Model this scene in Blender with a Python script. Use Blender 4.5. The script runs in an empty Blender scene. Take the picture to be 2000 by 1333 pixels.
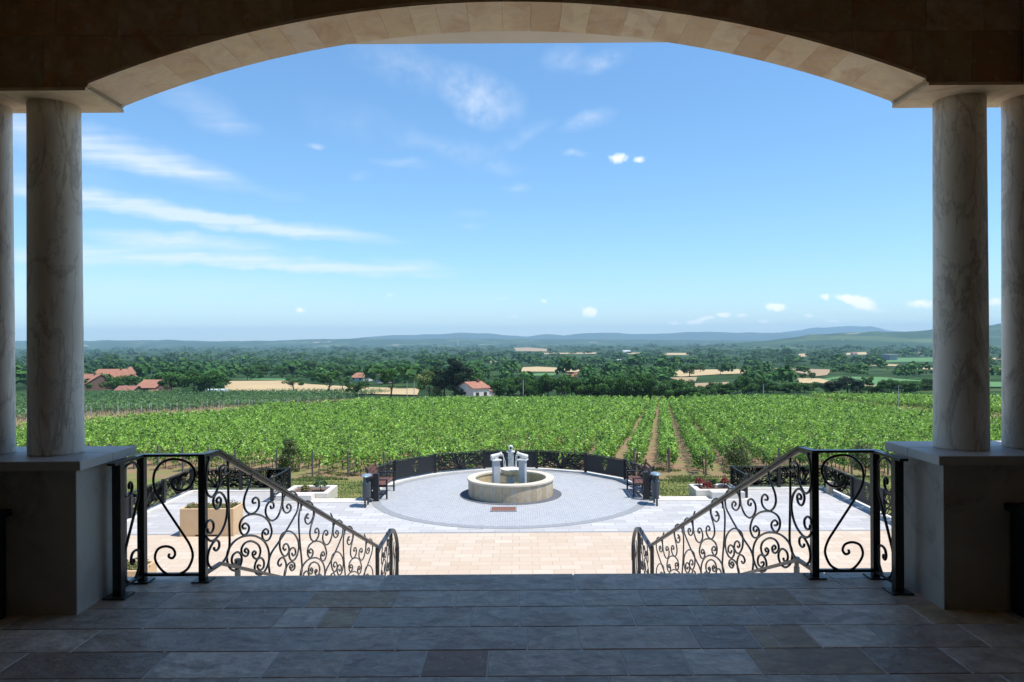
import bpy, math, random
import numpy as np
from mathutils import Matrix, Vector, Euler
R = math.radians
sc = bpy.context.scene
COL = sc.collection
rng = np.random.default_rng(7)
random.seed(7)
EYE = 1.7
F = 1440.0           # focal length in photo pixels
ROLL = 0.006

# ------------------------------------------------------------ camera
cd = bpy.data.cameras.new('camera')
cam = bpy.data.objects.new('camera', cd); COL.objects.link(cam)
cd.sensor_width = 36.0; cd.lens = F/2000*36.0
cd.shift_x = -0.006
cd.clip_start = 0.05; cd.clip_end = 80000
cam.matrix_world = Matrix.Translation((0, 0, EYE)) @ Matrix.Rotation(R(90), 4, 'X') @ Matrix.Rotation(-ROLL, 4, 'Z')
sc.camera = cam

# ------------------------------------------------------------ sun
SV = Vector((0.42, -0.12, 1.0)).normalized()
sl = bpy.data.lights.new('sun', 'SUN'); so = bpy.data.objects.new('sun', sl); COL.objects.link(so)
sl.energy = 4.2; sl.angle = R(0.5); sl.color = (1.0, 0.955, 0.88)
so.rotation_euler = SV.to_track_quat('Z', 'Y').to_euler(); so.location = (20, -10, 40)

sc.view_settings.view_transform = 'Standard'; sc.view_settings.look = 'None'
sc.view_settings.gamma = 1.0; sc.view_settings.exposure = 0.62
sc.view_settings.use_curve_mapping = False
sc.cycles.max_bounces = 9; sc.cycles.diffuse_bounces = 8; sc.cycles.volume_bounces = 0
sc.cycles.transparent_max_bounces = 8; sc.cycles.glossy_bounces = 3; sc.cycles.transmission_bounces = 4

# ------------------------------------------------------------ node helpers
class NT:
    def __init__(s, tree): s.t = tree; s.n = tree.nodes; s.l = tree.links
    def new(s, typ, **kw):
        n = s.n.new(typ)
        for k, v in kw.items(): setattr(n, k, v)
        return n
    def set(s, sock, v):
        if isinstance(v, bpy.types.NodeSocket): s.l.new(v, sock)
        elif v is not None: sock.default_value = v
    def math(s, op, a, b=0.0, clamp=False):
        n = s.new('ShaderNodeMath', operation=op, use_clamp=clamp); s.set(n.inputs[0], a); s.set(n.inputs[1], b); return n.outputs[0]
    def mix(s, f, a, b, mode='MIX'):
        n = s.new('ShaderNodeMix', data_type='RGBA', blend_type=mode)
        s.set(n.inputs[0], f)
        for i, v in ((6, a), (7, b)):
            if isinstance(v, tuple) and len(v) == 3: v = (*v, 1)
            s.set(n.inputs[i], v)
        return n.outputs[2]
    def noise(s, vec, scale, detail=4, rough=0.55, dist=0.0):
        n = s.new('ShaderNodeTexNoise'); s.set(n.inputs['Vector'], vec)
        n.inputs['Scale'].default_value = scale; n.inputs['Detail'].default_value = detail
        n.inputs['Roughness'].default_value = rough; n.inputs['Distortion'].default_value = dist
        return n.outputs[0]
    def mapping(s, vec, loc=(0, 0, 0), rot=(0, 0, 0), scale=(1, 1, 1), typ='POINT'):
        n = s.new('ShaderNodeMapping', vector_type=typ); s.set(n.inputs[0], vec)
        n.inputs[1].default_value = loc; n.inputs[2].default_value = rot; n.inputs[3].default_value = scale
        return n.outputs[0]
    def ramp(s, f, stops):
        n = s.new('ShaderNodeValToRGB'); s.set(n.inputs[0], f)
        e = n.color_ramp.elements
        while len(e) < len(stops): e.new(0.5)
        for q, (p, c) in zip(e, stops):
            q.position = p; q.color = (*c, 1) if isinstance(c, tuple) else (c, c, c, 1)
        return n.outputs[0]
    def remap(s, f, a, b, c=0.0, d=1.0):
        n = s.new('ShaderNodeMapRange'); s.set(n.inputs[0], f)
        for i, v in enumerate((a, b, c, d)): n.inputs[i+1].default_value = v
        return n.outputs[0]

# ------------------------------------------------------------ world: sky and clouds
W = bpy.data.worlds.new('World'); sc.world = W; W.use_nodes = True
T = NT(W.node_tree); T.n.clear()
sky = T.new('ShaderNodeTexSky', sky_type='NISHITA'); sky.sun_disc = False
sky.sun_elevation = math.asin(SV.z); sky.sun_rotation = math.atan2(SV.x, SV.y)
sky.air_density = 1.0; sky.dust_density = 0.2; sky.ozone_density = 2.0; sky.altitude = 150
tc = T.new('ShaderNodeTexCoord').outputs['Generated']
sx = T.new('ShaderNodeSeparateXYZ'); T.l.new(tc, sx.inputs[0])
yy = T.math('MAXIMUM', sx.outputs[1], 0.08)
cu = T.math('DIVIDE', sx.outputs[0], yy); cw = T.math('DIVIDE', sx.outputs[2], yy)
cb = T.new('ShaderNodeCombineXYZ'); T.l.new(cu, cb.inputs[0]); T.l.new(cw, cb.inputs[1])
P2 = cb.outputs[0]
def skyp(px, py):      # a direction in the sky, as slopes
    return ((px-1012)/F, (666.5-py-ROLL*(px-1000))/F)
wn = T.new('ShaderNodeTexNoise'); T.l.new(P2, wn.inputs['Vector']); wn.inputs['Scale'].default_value = 26; wn.inputs['Detail'].default_value = 5
wv = T.new('ShaderNodeVectorMath', operation='MULTIPLY_ADD'); T.l.new(wn.outputs[1], wv.inputs[0]); wv.inputs[1].default_value = (0.03, 0.018, 0); wv.inputs[2].default_value = (-0.015, -0.009, 0)
wv2 = T.new('ShaderNodeVectorMath', operation='ADD'); T.l.new(wv.outputs[0], wv2.inputs[0]); T.l.new(P2, wv2.inputs[1])
PW = wv2.outputs[0]
def blob(px, py, rx, ry, ang, strength, vec):
    x, y = skyp(px, py)
    m = T.mapping(vec, (x, y, 0), (0, 0, R(ang)), (rx/F, ry/F, 1), 'TEXTURE')
    g = T.new('ShaderNodeTexGradient', gradient_type='SPHERICAL'); T.l.new(m, g.inputs[0])
    return T.math('MULTIPLY', g.outputs[1], strength)
acc = None
for b in [(90, 262, 360, 48, -13, .95), (290, 318, 240, 34, -12, .85), (430, 350, 200, 16, -14, .3), (190, 390, 330, 26, -9, 1.05), (330, 418, 330, 22, -9, .95), (560, 446, 270, 19, -6, 1.15),
          (330, 470, 230, 22, -3, 1.3), (470, 484, 180, 10, -4, .4), (150, 500, 300, 24, -2, 1.2), (450, 506, 340, 20, -4, 1.35), (640, 524, 280, 15, -3, 1.1), (800, 522, 120, 20, -6, .7),
          (240, 560, 520, 40, -1, .35), (520, 600, 700, 60, 0, .28), (60, 350, 200, 60, -8, .3), (1250, 640, 900, 50, 0, .3),
          (790, 320, 70, 14, -4, .45), (705, 345, 30, 12, 10, .3), (440, 240, 90, 28, -14, .4), (380, 195, 110, 34, -18, .3)]:
    o = blob(*b, PW); acc = o if acc is None else T.math('ADD', acc, o)
streak = T.noise(T.mapping(P2, (0, 0, 0), (0, 0, R(7)), (1.6, 26, 1)), 3.0, 6, 0.6)
cir = T.math('MULTIPLY', acc, T.remap(streak, 0.28, 0.68, 0.2, 1.15))
acc = None
for b in [(945, 190, 105, 62, -25, .6), (925, 220, 70, 30, -30, .3), (1150, 235, 70, 22, 15, .5), (1020, 270, 80, 20, 30, .3), (880, 290, 130, 26, -12, .28), (960, 325, 80, 18, -8, .26), (620, 288, 30, 8, -4, .7),
          (920, 416, 40, 12, 0, .3), (1010, 368, 36, 10, 0, .35), (925, 440, 30, 8, 0, .35), (1120, 298, 34, 9, 0, .6), (1105, 115, 55, 30, 10, .35), (1180, 120, 70, 24, 20, .5), (800, 130, 150, 50, -20, .3), (700, 240, 160, 50, -14, .12)]:
    o = blob(*b, PW); acc = o if acc is None else T.math('ADD', acc, o)
fl = T.noise(P2, 30, 6, 0.65); wisp = T.math('MULTIPLY', acc, T.remap(fl, 0.34, 0.66, 0.15, 1.3))
acc = None
pv2 = T.new('ShaderNodeTexNoise'); T.l.new(P2, pv2.inputs['Vector']); pv2.inputs['Scale'].default_value = 130; pv2.inputs['Detail'].default_value = 4
pv = T.new('ShaderNodeVectorMath', operation='MULTIPLY_ADD'); T.l.new(pv2.outputs[1], pv.inputs[0]); pv.inputs[1].default_value = (0.012, 0.009, 0); pv.inputs[2].default_value = (-0.006, -0.0045, 0)
pw = T.new('ShaderNodeVectorMath', operation='ADD'); T.l.new(pv.outputs[0], pw.inputs[0]); T.l.new(P2, pw.inputs[1])
for b in [(1210, 309, 26, 14, 0, 1.0), (1250, 312, 18, 9, 0, .8), (1152, 610, 20, 13, -5, 1.6), (1062, 590, 9, 6, 0, .9), (1515, 600, 26, 11, 0, 1.8), (1680, 590, 40, 15, -12, 1.9), (1650, 583, 30, 9, -8, 1.1), (1612, 581, 13, 8, 0, 1.2),
          (1412, 615, 20, 8, 0, 1.4), (1448, 616, 16, 6, 0, .8), (1355, 630, 24, 8, 0, 1.1), (1372, 624, 14, 7, 0, 1), (1386, 620, 12, 6, 0, 1), (1318, 631, 16, 7, 0, .9), (1492, 628, 16, 6, 0, .8), (1580, 617, 14, 6, 0, .9),
          (1625, 628, 20, 6, 0, .8), (1800, 594, 44, 12, 0, 1.1), (1700, 605, 60, 9, -4, .5), (1945, 590, 30, 12, 0, .9), (586, 606, 12, 8, 0, 1.1), (1005, 618, 14, 6, 0, .5), (760, 577, 14, 5, 0, .5), (980, 583, 30, 5, 0, .4), (1500, 640, 120, 10, 0, .3)]:
    o = blob(*b, pw.outputs[0]); acc = o if acc is None else T.math('ADD', acc, o)
puff = T.remap(acc, 0.15, 0.9, 0, 0.95)
allc = T.math('ADD', T.math('MULTIPLY', cir, 0.8), T.math('MULTIPLY', wisp, 0.75))
allc = T.math('MINIMUM', T.math('MULTIPLY', allc, 0.85), 0.66)
puff = T.math('MULTIPLY', puff, T.math('GREATER_THAN', sx.outputs[1], 0.05))
front = T.math('GREATER_THAN', sx.outputs[1], 0.05)
up = T.math('GREATER_THAN', sx.outputs[2], 0.0)
allc = T.math('MULTIPLY', T.math('MULTIPLY', allc, front), up, clamp=True)
tint = T.mix(1.0, sky.outputs[0], (0.71, 0.97, 1.1, 1), 'MULTIPLY')
tint = T.mix(1.0, tint, T.ramp(sx.outputs[2], [(0.0, (1.0, 0.88, 0.88)), (0.12, (0.93, 0.9, 0.9)), (0.4, (0.98, 0.99, 1.0))]), 'MULTIPLY')
# the zenith-to-horizon balance of a dry summer sky with thin high cloud
skyc = T.mix(puff, T.mix(allc, tint, (5.3, 5.7, 6.3, 1)), (7.2, 7.3, 7.5, 1))
bg = T.new('ShaderNodeBackground'); T.l.new(skyc, bg.inputs[0]); bg.inputs[1].default_value = 0.122
wo = T.new('ShaderNodeOutputWorld'); T.l.new(bg.outputs[0], wo.inputs[0])

# ------------------------------------------------------------ materials
def pmat(name, base, rough=0.8, var=None, vscale=3.0, vdetail=6, vstops=(0.35, 0.65), bump=0.0, bscale=20.0, metallic=0.0, attr=None, attrmix=None, transl=0.0, spec=0.4, island=0.0, coords='Object', extra=None, vmap=(1, 1, 1)):
    m = bpy.data.materials.new(name); m.use_nodes = True
    t = NT(m.node_tree); bs = t.n['Principled BSDF']
    bs.inputs['Roughness'].default_value = rough; bs.inputs['Metallic'].default_value = metallic
    bs.inputs['Specular IOR Level'].default_value = spec
    co = t.new('ShaderNodeNewGeometry').outputs['Position'] if coords == 'World' else t.new('ShaderNodeTexCoord').outputs['Object']
    cm = t.mapping(co, scale=vmap) if vmap != (1, 1, 1) else co
    c = t.new('ShaderNodeRGB').outputs[0]; c.default_value = (*base, 1)
    if var is not None:
        nf = t.noise(cm, vscale, vdetail, 0.6, 0.3)
        c = t.mix(t.remap(nf, vstops[0], vstops[1]), c, (*var, 1))
    if attr:
        a = t.new('ShaderNodeAttribute', attribute_name=attr)
        c = t.mix(a.outputs['Fac'], c, (*attrmix, 1))
    if island:
        g = t.new('ShaderNodeNewGeometry').outputs['Random Per Island']
        hs = t.new('ShaderNodeHueSaturation'); t.set(hs.inputs['Color'], c)
        t.set(hs.inputs['Value'], t.remap(g, 0, 1, 1-island, 1+island)); c = hs.outputs[0]
    if extra: c = extra(t, c, co)
    t.l.new(c, bs.inputs['Base Color'])
    if bump:
        b = t.new('ShaderNodeBump'); b.inputs['Strength'].default_value = bump; b.inputs['Distance'].default_value = 0.02
        t.set(b.inputs['Height'], t.noise(co, bscale, 5)); t.l.new(b.outputs[0], bs.inputs['Normal'])
    if transl:
        tr = t.new('ShaderNodeBsdfTranslucent'); t.l.new(c, tr.inputs[0])
        ms = t.new('ShaderNodeMixShader'); ms.inputs[0].default_value = transl
        t.l.new(bs.outputs[0], ms.inputs[1]); t.l.new(tr.outputs[0], ms.inputs[2])
        t.l.new(ms.outputs[0], t.n['Material Output'].inputs[0])
    return m

def slab_extra(cols, stain=None, stain2=None):
    def f(t, c, co):
        g = t.new('ShaderNodeNewGeometry').outputs['Random Per Island']
        st = [(i/(len(cols)), q) for i, q in enumerate(cols)]
        r = t.ramp(g, st); r.node.color_ramp.interpolation = 'CONSTANT'
        off = t.new('ShaderNodeCombineXYZ'); t.set(off.inputs[0], t.math('MULTIPLY', g, 37)); t.set(off.inputs[1], t.math('MULTIPLY', g, 91)); t.set(off.inputs[2], t.math('MULTIPLY', g, 13))
        ad = t.new('ShaderNodeVectorMath', operation='ADD'); t.l.new(co, ad.inputs[0]); t.l.new(off.outputs[0], ad.inputs[1])
        n1 = t.noise(ad.outputs[0], 2.2, 7, 0.6, 1.6)
        c = t.mix(t.remap(n1, 0.46, 0.64, 0, 0.7), r, stain or (0.2, 0.13, 0.09, 1))
        n2 = t.noise(ad.outputs[0], 11, 6, 0.65, 0.6)
        c = t.mix(t.remap(n2, 0.4, 0.66, 0.0, 0.5), c, stain2 or (0.12, 0.11, 0.11, 1))
        sp = t.noise(co, 17, 3, 0.5)
        c = t.mix(t.remap(sp, 0.64, 0.68, 0, 0.45), c, (0.6, 0.57, 0.52, 1))
        return c
    return f
M = {}
M['floor'] = pmat('grey_sandstone', (0.3, 0.3, 0.3), 0.5, bump=0.75, bscale=9, spec=0.4, extra=slab_extra([(0.54, 0.46, 0.37), (0.7, 0.6, 0.48), (0.42, 0.36, 0.29), (0.57, 0.47, 0.36), (0.74, 0.65, 0.53), (0.5, 0.42, 0.33), (0.48, 0.42, 0.35), (0.36, 0.29, 0.23), (0.62, 0.53, 0.43)], (0.3, 0.21, 0.14, 1), (0.17, 0.15, 0.13, 1)))
M['floorbrown'] = pmat('brown_sandstone', (0.3, 0.2, 0.1), 0.55, bump=0.6, bscale=9, spec=0.35, extra=slab_extra([(0.46, 0.34, 0.2), (0.34, 0.2, 0.14), (0.5, 0.38, 0.22)], (0.28, 0.2, 0.13, 1), (0.2, 0.13, 0.09, 1)))
M['grout'] = pmat('pale_grout', (0.6, 0.59, 0.57), 0.9)
M['travertine'] = pmat('beige_stone_tiles', (0.45, 0.35, 0.24), 0.6, bump=0.1, extra=slab_extra([(0.74, 0.57, 0.37), (0.68, 0.5, 0.31), (0.78, 0.64, 0.45), (0.72, 0.56, 0.4), (0.6, 0.41, 0.24), (0.75, 0.6, 0.4)], (0.5, 0.27, 0.14, 1), (0.56, 0.44, 0.32, 1)))
M['wallstone'] = pmat('brown_stone_tiles', (0.45, 0.35, 0.24), 0.7, bump=0.1, extra=slab_extra([(0.55, 0.4, 0.24), (0.45, 0.36, 0.22), (0.62, 0.52, 0.38), (0.56, 0.37, 0.2), (0.42, 0.27, 0.14), (0.58, 0.45, 0.31)], (0.5, 0.2, 0.07, 1), (0.28, 0.18, 0.1, 1)))
def marble(t, c, co):
    n = t.noise(t.mapping(co, rot=(0.5, 0.6, 0), scale=(1.6, 1.6, 0.45)), 2.2, 8, 0.6, 0.7)
    v = t.math('ABSOLUTE', t.math('SUBTRACT', n, 0.5))
    c = t.mix(t.remap(v, 0.0, 0.028, 0.62, 0.0), c, (0.36, 0.31, 0.27, 1))
    n2 = t.noise(co, 1.3, 5, 0.6, 1.0)
    c = t.mix(t.remap(n2, 0.42, 0.62, 0.0, 0.35), c, (0.6, 0.53, 0.46, 1))
    n3 = t.noise(t.mapping(co, rot=(-0.5, -0.7, 0), scale=(1.5, 1.5, 0.5)), 3.4, 8, 0.65, 0.5)
    v3 = t.math('ABSOLUTE', t.math('SUBTRACT', n3, 0.48))
    return t.mix(t.remap(v3, 0.0, 0.02, 0.45, 0.0), c, (0.33, 0.28, 0.25, 1))
M['marble'] = pmat('veined_marble', (0.86, 0.81, 0.74), 0.45, extra=marble, bump=0.05)
M['pier'] = pmat('pier_limestone', (0.5, 0.46, 0.4), 0.6, (0.38, 0.34, 0.3), 1.6, 8, (0.36, 0.62), bump=0.12, bscale=9, extra=lambda t, c, co: t.mix(t.remap(t.noise(co, 1.7, 6, 0.7, 2.0), 0.55, 0.7, 0, 0.65), c, (0.17, 0.14, 0.12, 1)))
M['cap'] = pmat('cap_stone', (0.52, 0.5, 0.48), 0.5, (0.45, 0.43, 0.41), 4, bump=0.06)
M['plaster'] = pmat('cream_plaster', (0.62, 0.55, 0.49), 0.9, (0.56, 0.5, 0.44), 2)
M['darkwall'] = pmat('brown_interior_stone', (0.42, 0.33, 0.23), 0.8, (0.34, 0.26, 0.18), 1.5)
M['iron'] = pmat('black_iron', (0.018, 0.018, 0.02), 0.38, (0.03, 0.028, 0.026), 30, metallic=0.3, spec=0.5, bump=0.15, bscale=60)
M['railtop'] = pmat('handrail_iron', (0.03, 0.031, 0.036), 0.3, (0.045, 0.042, 0.04), 18, metallic=0.35, spec=0.6, bump=0.08, bscale=70)
M['fence'] = pmat('fence_steel', (0.02, 0.021, 0.024), 0.45, metallic=0.2)
M['blackpot'] = pmat('black_pot', (0.006, 0.006, 0.007), 0.6)
def brick_extra(c1, c2, mortar, w, h, msize, stain, off=0.5, freq=2, nz=0.35):
    def f(t, c, co):
        b = t.new('ShaderNodeTexBrick'); t.l.new(co, b.inputs[0])
        b.inputs['Color1'].default_value = (*c1, 1); b.inputs['Color2'].default_value = (*c2, 1); b.inputs['Mortar'].default_value = (*mortar, 1)
        b.inputs['Scale'].default_value = 1; b.inputs['Mortar Size'].default_value = msize; b.inputs['Brick Width'].default_value = w; b.inputs['Row Height'].default_value = h
        b.inputs['Mortar Smooth'].default_value = 0.2; b.offset = off; b.offset_frequency = freq
        n = t.noise(co, 0.9, 8, 0.7, 0.4)
        c = t.mix(t.remap(n, 0.35, 0.7, 0, nz), b.outputs[0], (*stain, 1))
        n2 = t.noise(t.mapping(co, rot=(0, 0, 0.5), scale=(1, 3.2, 1)), 4.0, 6, 0.7, 0.6)
        return t.mix(t.remap(n2, 0.42, 0.68, 0, nz), c, (*[min(1, q*1.12) for q in c1], 1))
    return f
M['beigepave'] = pmat('beige_paving', (0.6, 0.5, 0.4), 0.75, bump=0.15, bscale=25, coords='World', extra=brick_extra((0.46, 0.37, 0.28), (0.54, 0.46, 0.37), (0.34, 0.27, 0.2), 0.42, 0.28, 0.008, (0.5, 0.35, 0.26), 0.37, 2, 0.4))
M['greypave'] = pmat('grey_paving', (0.5, 0.5, 0.52), 0.7, bump=0.2, bscale=16, coords='World', extra=brick_extra((0.36, 0.35, 0.35), (0.52, 0.505, 0.495), (0.27, 0.265, 0.27), 0.6, 0.3, 0.01, (0.4, 0.39, 0.39), 0.5, 2, 0.35))
def ringpave(t, c, co):
    sp = t.new('ShaderNodeSeparateXYZ'); t.l.new(co, sp.inputs[0])
    # fan-laid cobbles: arcs repeated in bays
    ax = t.math('MULTIPLY', t.math('PINGPONG', sp.outputs[0], 0.62), 1.0)
    yy_ = t.math('ADD', sp.outputs[1], t.math('MULTIPLY', t.math('MULTIPLY', ax, ax), 0.9))
    cbx = t.new('ShaderNodeCombineXYZ'); t.set(cbx.inputs[0], sp.outputs[0]); t.set(cbx.inputs[1], yy_)
    b = t.new('ShaderNodeTexBrick'); t.l.new(cbx.outputs[0], b.inputs[0])
    b.inputs['Color1'].default_value = (0.35, 0.365, 0.385, 1); b.inputs['Color2'].default_value = (0.42, 0.435, 0.455, 1); b.inputs['Mortar'].default_value = (0.22, 0.23, 0.25, 1)
    b.inputs['Scale'].default_value = 1; b.inputs['Mortar Size'].default_value = 0.011; b.inputs['Brick Width'].default_value = 0.12; b.inputs['Row Height'].default_value = 0.105
    return t.mix(t.remap(t.noise(co, 1.1, 6, 0.7), 0.35, 0.7, 0, 0.35), b.outputs[0], (0.42, 0.42, 0.43, 1))
M['cobble'] = pmat('grey_cobbles', (0.4, 0.4, 0.42), 0.75, extra=ringpave, bump=0.2, bscale=40)
M['ring'] = pmat('dark_cobble_ring', (0.22, 0.23, 0.25), 0.75, (0.28, 0.29, 0.3), 14)
M['kerb'] = pmat('white_kerb_stone', (0.66, 0.62, 0.55), 0.7, (0.58, 0.55, 0.5), 5)
M['apron'] = pmat('apron_with_shade', (0.085, 0.09, 0.105), 0.8, (0.11, 0.115, 0.13), 12)  # blue-grey apron, its colour darkened to hold the basin's shadow
M['line'] = pmat('dark_edging_stone', (0.2, 0.21, 0.23), 0.8, (0.26, 0.27, 0.29), 12)
def basin(t, c, co):
    sp = t.new('ShaderNodeSeparateXYZ'); t.l.new(co, sp.inputs[0])
    an = t.math('MULTIPLY', t.math('ARCTAN2', sp.outputs[0], sp.outputs[1]), 6.4)
    fr = t.math('FLOOR', an)
    wn_ = t.new('ShaderNodeTexWhiteNoise', noise_dimensions='1D'); t.set(wn_.inputs['W'], fr)
    r = t.ramp(wn_.outputs[0], [(0, (0.47, 0.39, 0.26)), (0.25, (0.38, 0.31, 0.21)), (0.5, (0.52, 0.41, 0.25)), (0.75, (0.45, 0.4, 0.3))]); r.node.color_ramp.interpolation = 'CONSTANT'
    c = t.mix(t.remap(t.noise(co, 4.5, 6, 0.7, 1.2), 0.45, 0.7, 0, 0.6), r, (0.33, 0.2, 0.13, 1))
    e = t.math('LESS_THAN', t.math('FRACT', an), 0.03)
    return t.mix(e, c, (0.26, 0.2, 0.14, 1))
M['basin'] = pmat('basin_sandstone', (0.5, 0.4, 0.3), 0.7, extra=basin, bump=0.1)
M['rim'] = pmat('pale_rim_stone', (0.6, 0.53, 0.43), 0.6, (0.54, 0.47, 0.37), 5)
M['bluegrey'] = pmat('grey_marble', (0.42, 0.44, 0.47), 0.5, (0.36, 0.38, 0.42), 9)
M['whitestone'] = pmat('white_stone', (0.62, 0.62, 0.6), 0.5, (0.52, 0.52, 0.5), 9)
M['wood'] = pmat('red_brown_wood', (0.17, 0.07, 0.05), 0.5, (0.12, 0.05, 0.035), 8, vmap=(8, 1, 1))
M['bin'] = pmat('grey_bin_steel', (0.06, 0.07, 0.08), 0.4, metallic=0.4)
M['binlid'] = pmat('bin_lid', (0.25, 0.32, 0.38), 0.4, metallic=0.3)
M['rust'] = pmat('rusty_steel', (0.24, 0.09, 0.055), 0.8, (0.16, 0.07, 0.05), 12)
M['pot'] = pmat('beige_planter', (0.6, 0.42, 0.25), 0.7, (0.56, 0.38, 0.22), 3)
M['soil'] = pmat('planting_soil', (0.16, 0.1, 0.07), 0.95, (0.1, 0.06, 0.04), 14)
M['water'] = pmat('pool_water', (0.16, 0.17, 0.07), 0.06, spec=0.6, bump=0.3, bscale=18)
M['jet'] = pmat('water_jet', (0.85, 0.87, 0.88), 0.2)
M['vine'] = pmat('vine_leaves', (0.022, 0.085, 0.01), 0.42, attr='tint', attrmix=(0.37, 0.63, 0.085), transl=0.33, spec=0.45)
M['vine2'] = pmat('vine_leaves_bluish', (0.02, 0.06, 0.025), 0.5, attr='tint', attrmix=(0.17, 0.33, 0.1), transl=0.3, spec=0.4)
M['bark'] = pmat('bark', (0.09, 0.065, 0.045), 0.9, (0.05, 0.035, 0.025), 10)
M['postwood'] = pmat('grey_vine_post', (0.11, 0.105, 0.1), 0.9, (0.12, 0.11, 0.1), 10)
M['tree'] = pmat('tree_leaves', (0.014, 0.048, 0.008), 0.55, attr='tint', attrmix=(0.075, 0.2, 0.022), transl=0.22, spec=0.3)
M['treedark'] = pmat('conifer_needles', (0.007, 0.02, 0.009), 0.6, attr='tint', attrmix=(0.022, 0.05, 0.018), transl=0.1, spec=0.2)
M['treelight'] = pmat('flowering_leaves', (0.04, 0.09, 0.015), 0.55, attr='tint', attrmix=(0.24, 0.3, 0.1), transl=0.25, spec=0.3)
M['shrub'] = pmat('olive_shrub_leaves', (0.03, 0.055, 0.015), 0.5, attr='tint', attrmix=(0.16, 0.18, 0.06), transl=0.25)
M['box'] = pmat('dark_bush_leaves', (0.015, 0.05, 0.012), 0.5, attr='tint', attrmix=(0.05, 0.12, 0.03), transl=0.2)
M['redleaf'] = pmat('red_leaves', (0.12, 0.02, 0.02), 0.5, attr='tint', attrmix=(0.3, 0.06, 0.045), transl=0.2)
M['succ'] = pmat('olive_ground_plants', (0.07, 0.09, 0.03), 0.6, attr='tint', attrmix=(0.28, 0.26, 0.09), transl=0.2)
M['grassblade'] = pmat('grass_blades', (0.07, 0.12, 0.025), 0.7, attr='tint', attrmix=(0.2, 0.22, 0.07), transl=0.25)
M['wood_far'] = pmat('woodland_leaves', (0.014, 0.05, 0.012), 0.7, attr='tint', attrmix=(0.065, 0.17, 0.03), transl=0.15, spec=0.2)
M['tan'] = pmat('ripe_wheat', (0.46, 0.34, 0.18), 0.95, (0.4, 0.3, 0.16), 0.03, coords='World')
M['brownf'] = pmat('ploughed_field', (0.33, 0.22, 0.13), 0.95, (0.3, 0.23, 0.13), 0.03, coords='World')
M['greenf'] = pmat('green_crop', (0.07, 0.17, 0.05), 0.95, (0.09, 0.2, 0.06), 0.03, coords='World')
M['roof'] = pmat('terracotta_tiles', (0.36, 0.165, 0.105), 0.85, (0.27, 0.12, 0.08), 1.2, 8)
M['roofdark'] = pmat('old_brown_tiles', (0.2, 0.09, 0.07), 0.9, (0.3, 0.13, 0.09), 1.2, 8)
M['brickwall'] = pmat('raw_brick', (0.17, 0.1, 0.075), 0.9, (0.12, 0.075, 0.06), 2)
M['render'] = pmat('pale_render', (0.6, 0.58, 0.54), 0.9, (0.5, 0.48, 0.45), 1)
M['greyrender'] = pmat('grey_render', (0.3, 0.31, 0.32), 0.9, (0.25, 0.26, 0.27), 1)
M['glass'] = pmat('window_glass', (0.03, 0.035, 0.04), 0.1, spec=0.6)
M['polytunnel'] = pmat('greenhouse_film', (0.5, 0.58, 0.62), 0.3)
M['pole'] = pmat('concrete_pole', (0.42, 0.42, 0.4), 0.9)
M['white'] = pmat('white_metal', (0.7, 0.7, 0.7), 0.5)
M['bollard'] = pmat('beige_bollard', (0.5, 0.42, 0.32), 0.7)
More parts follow.
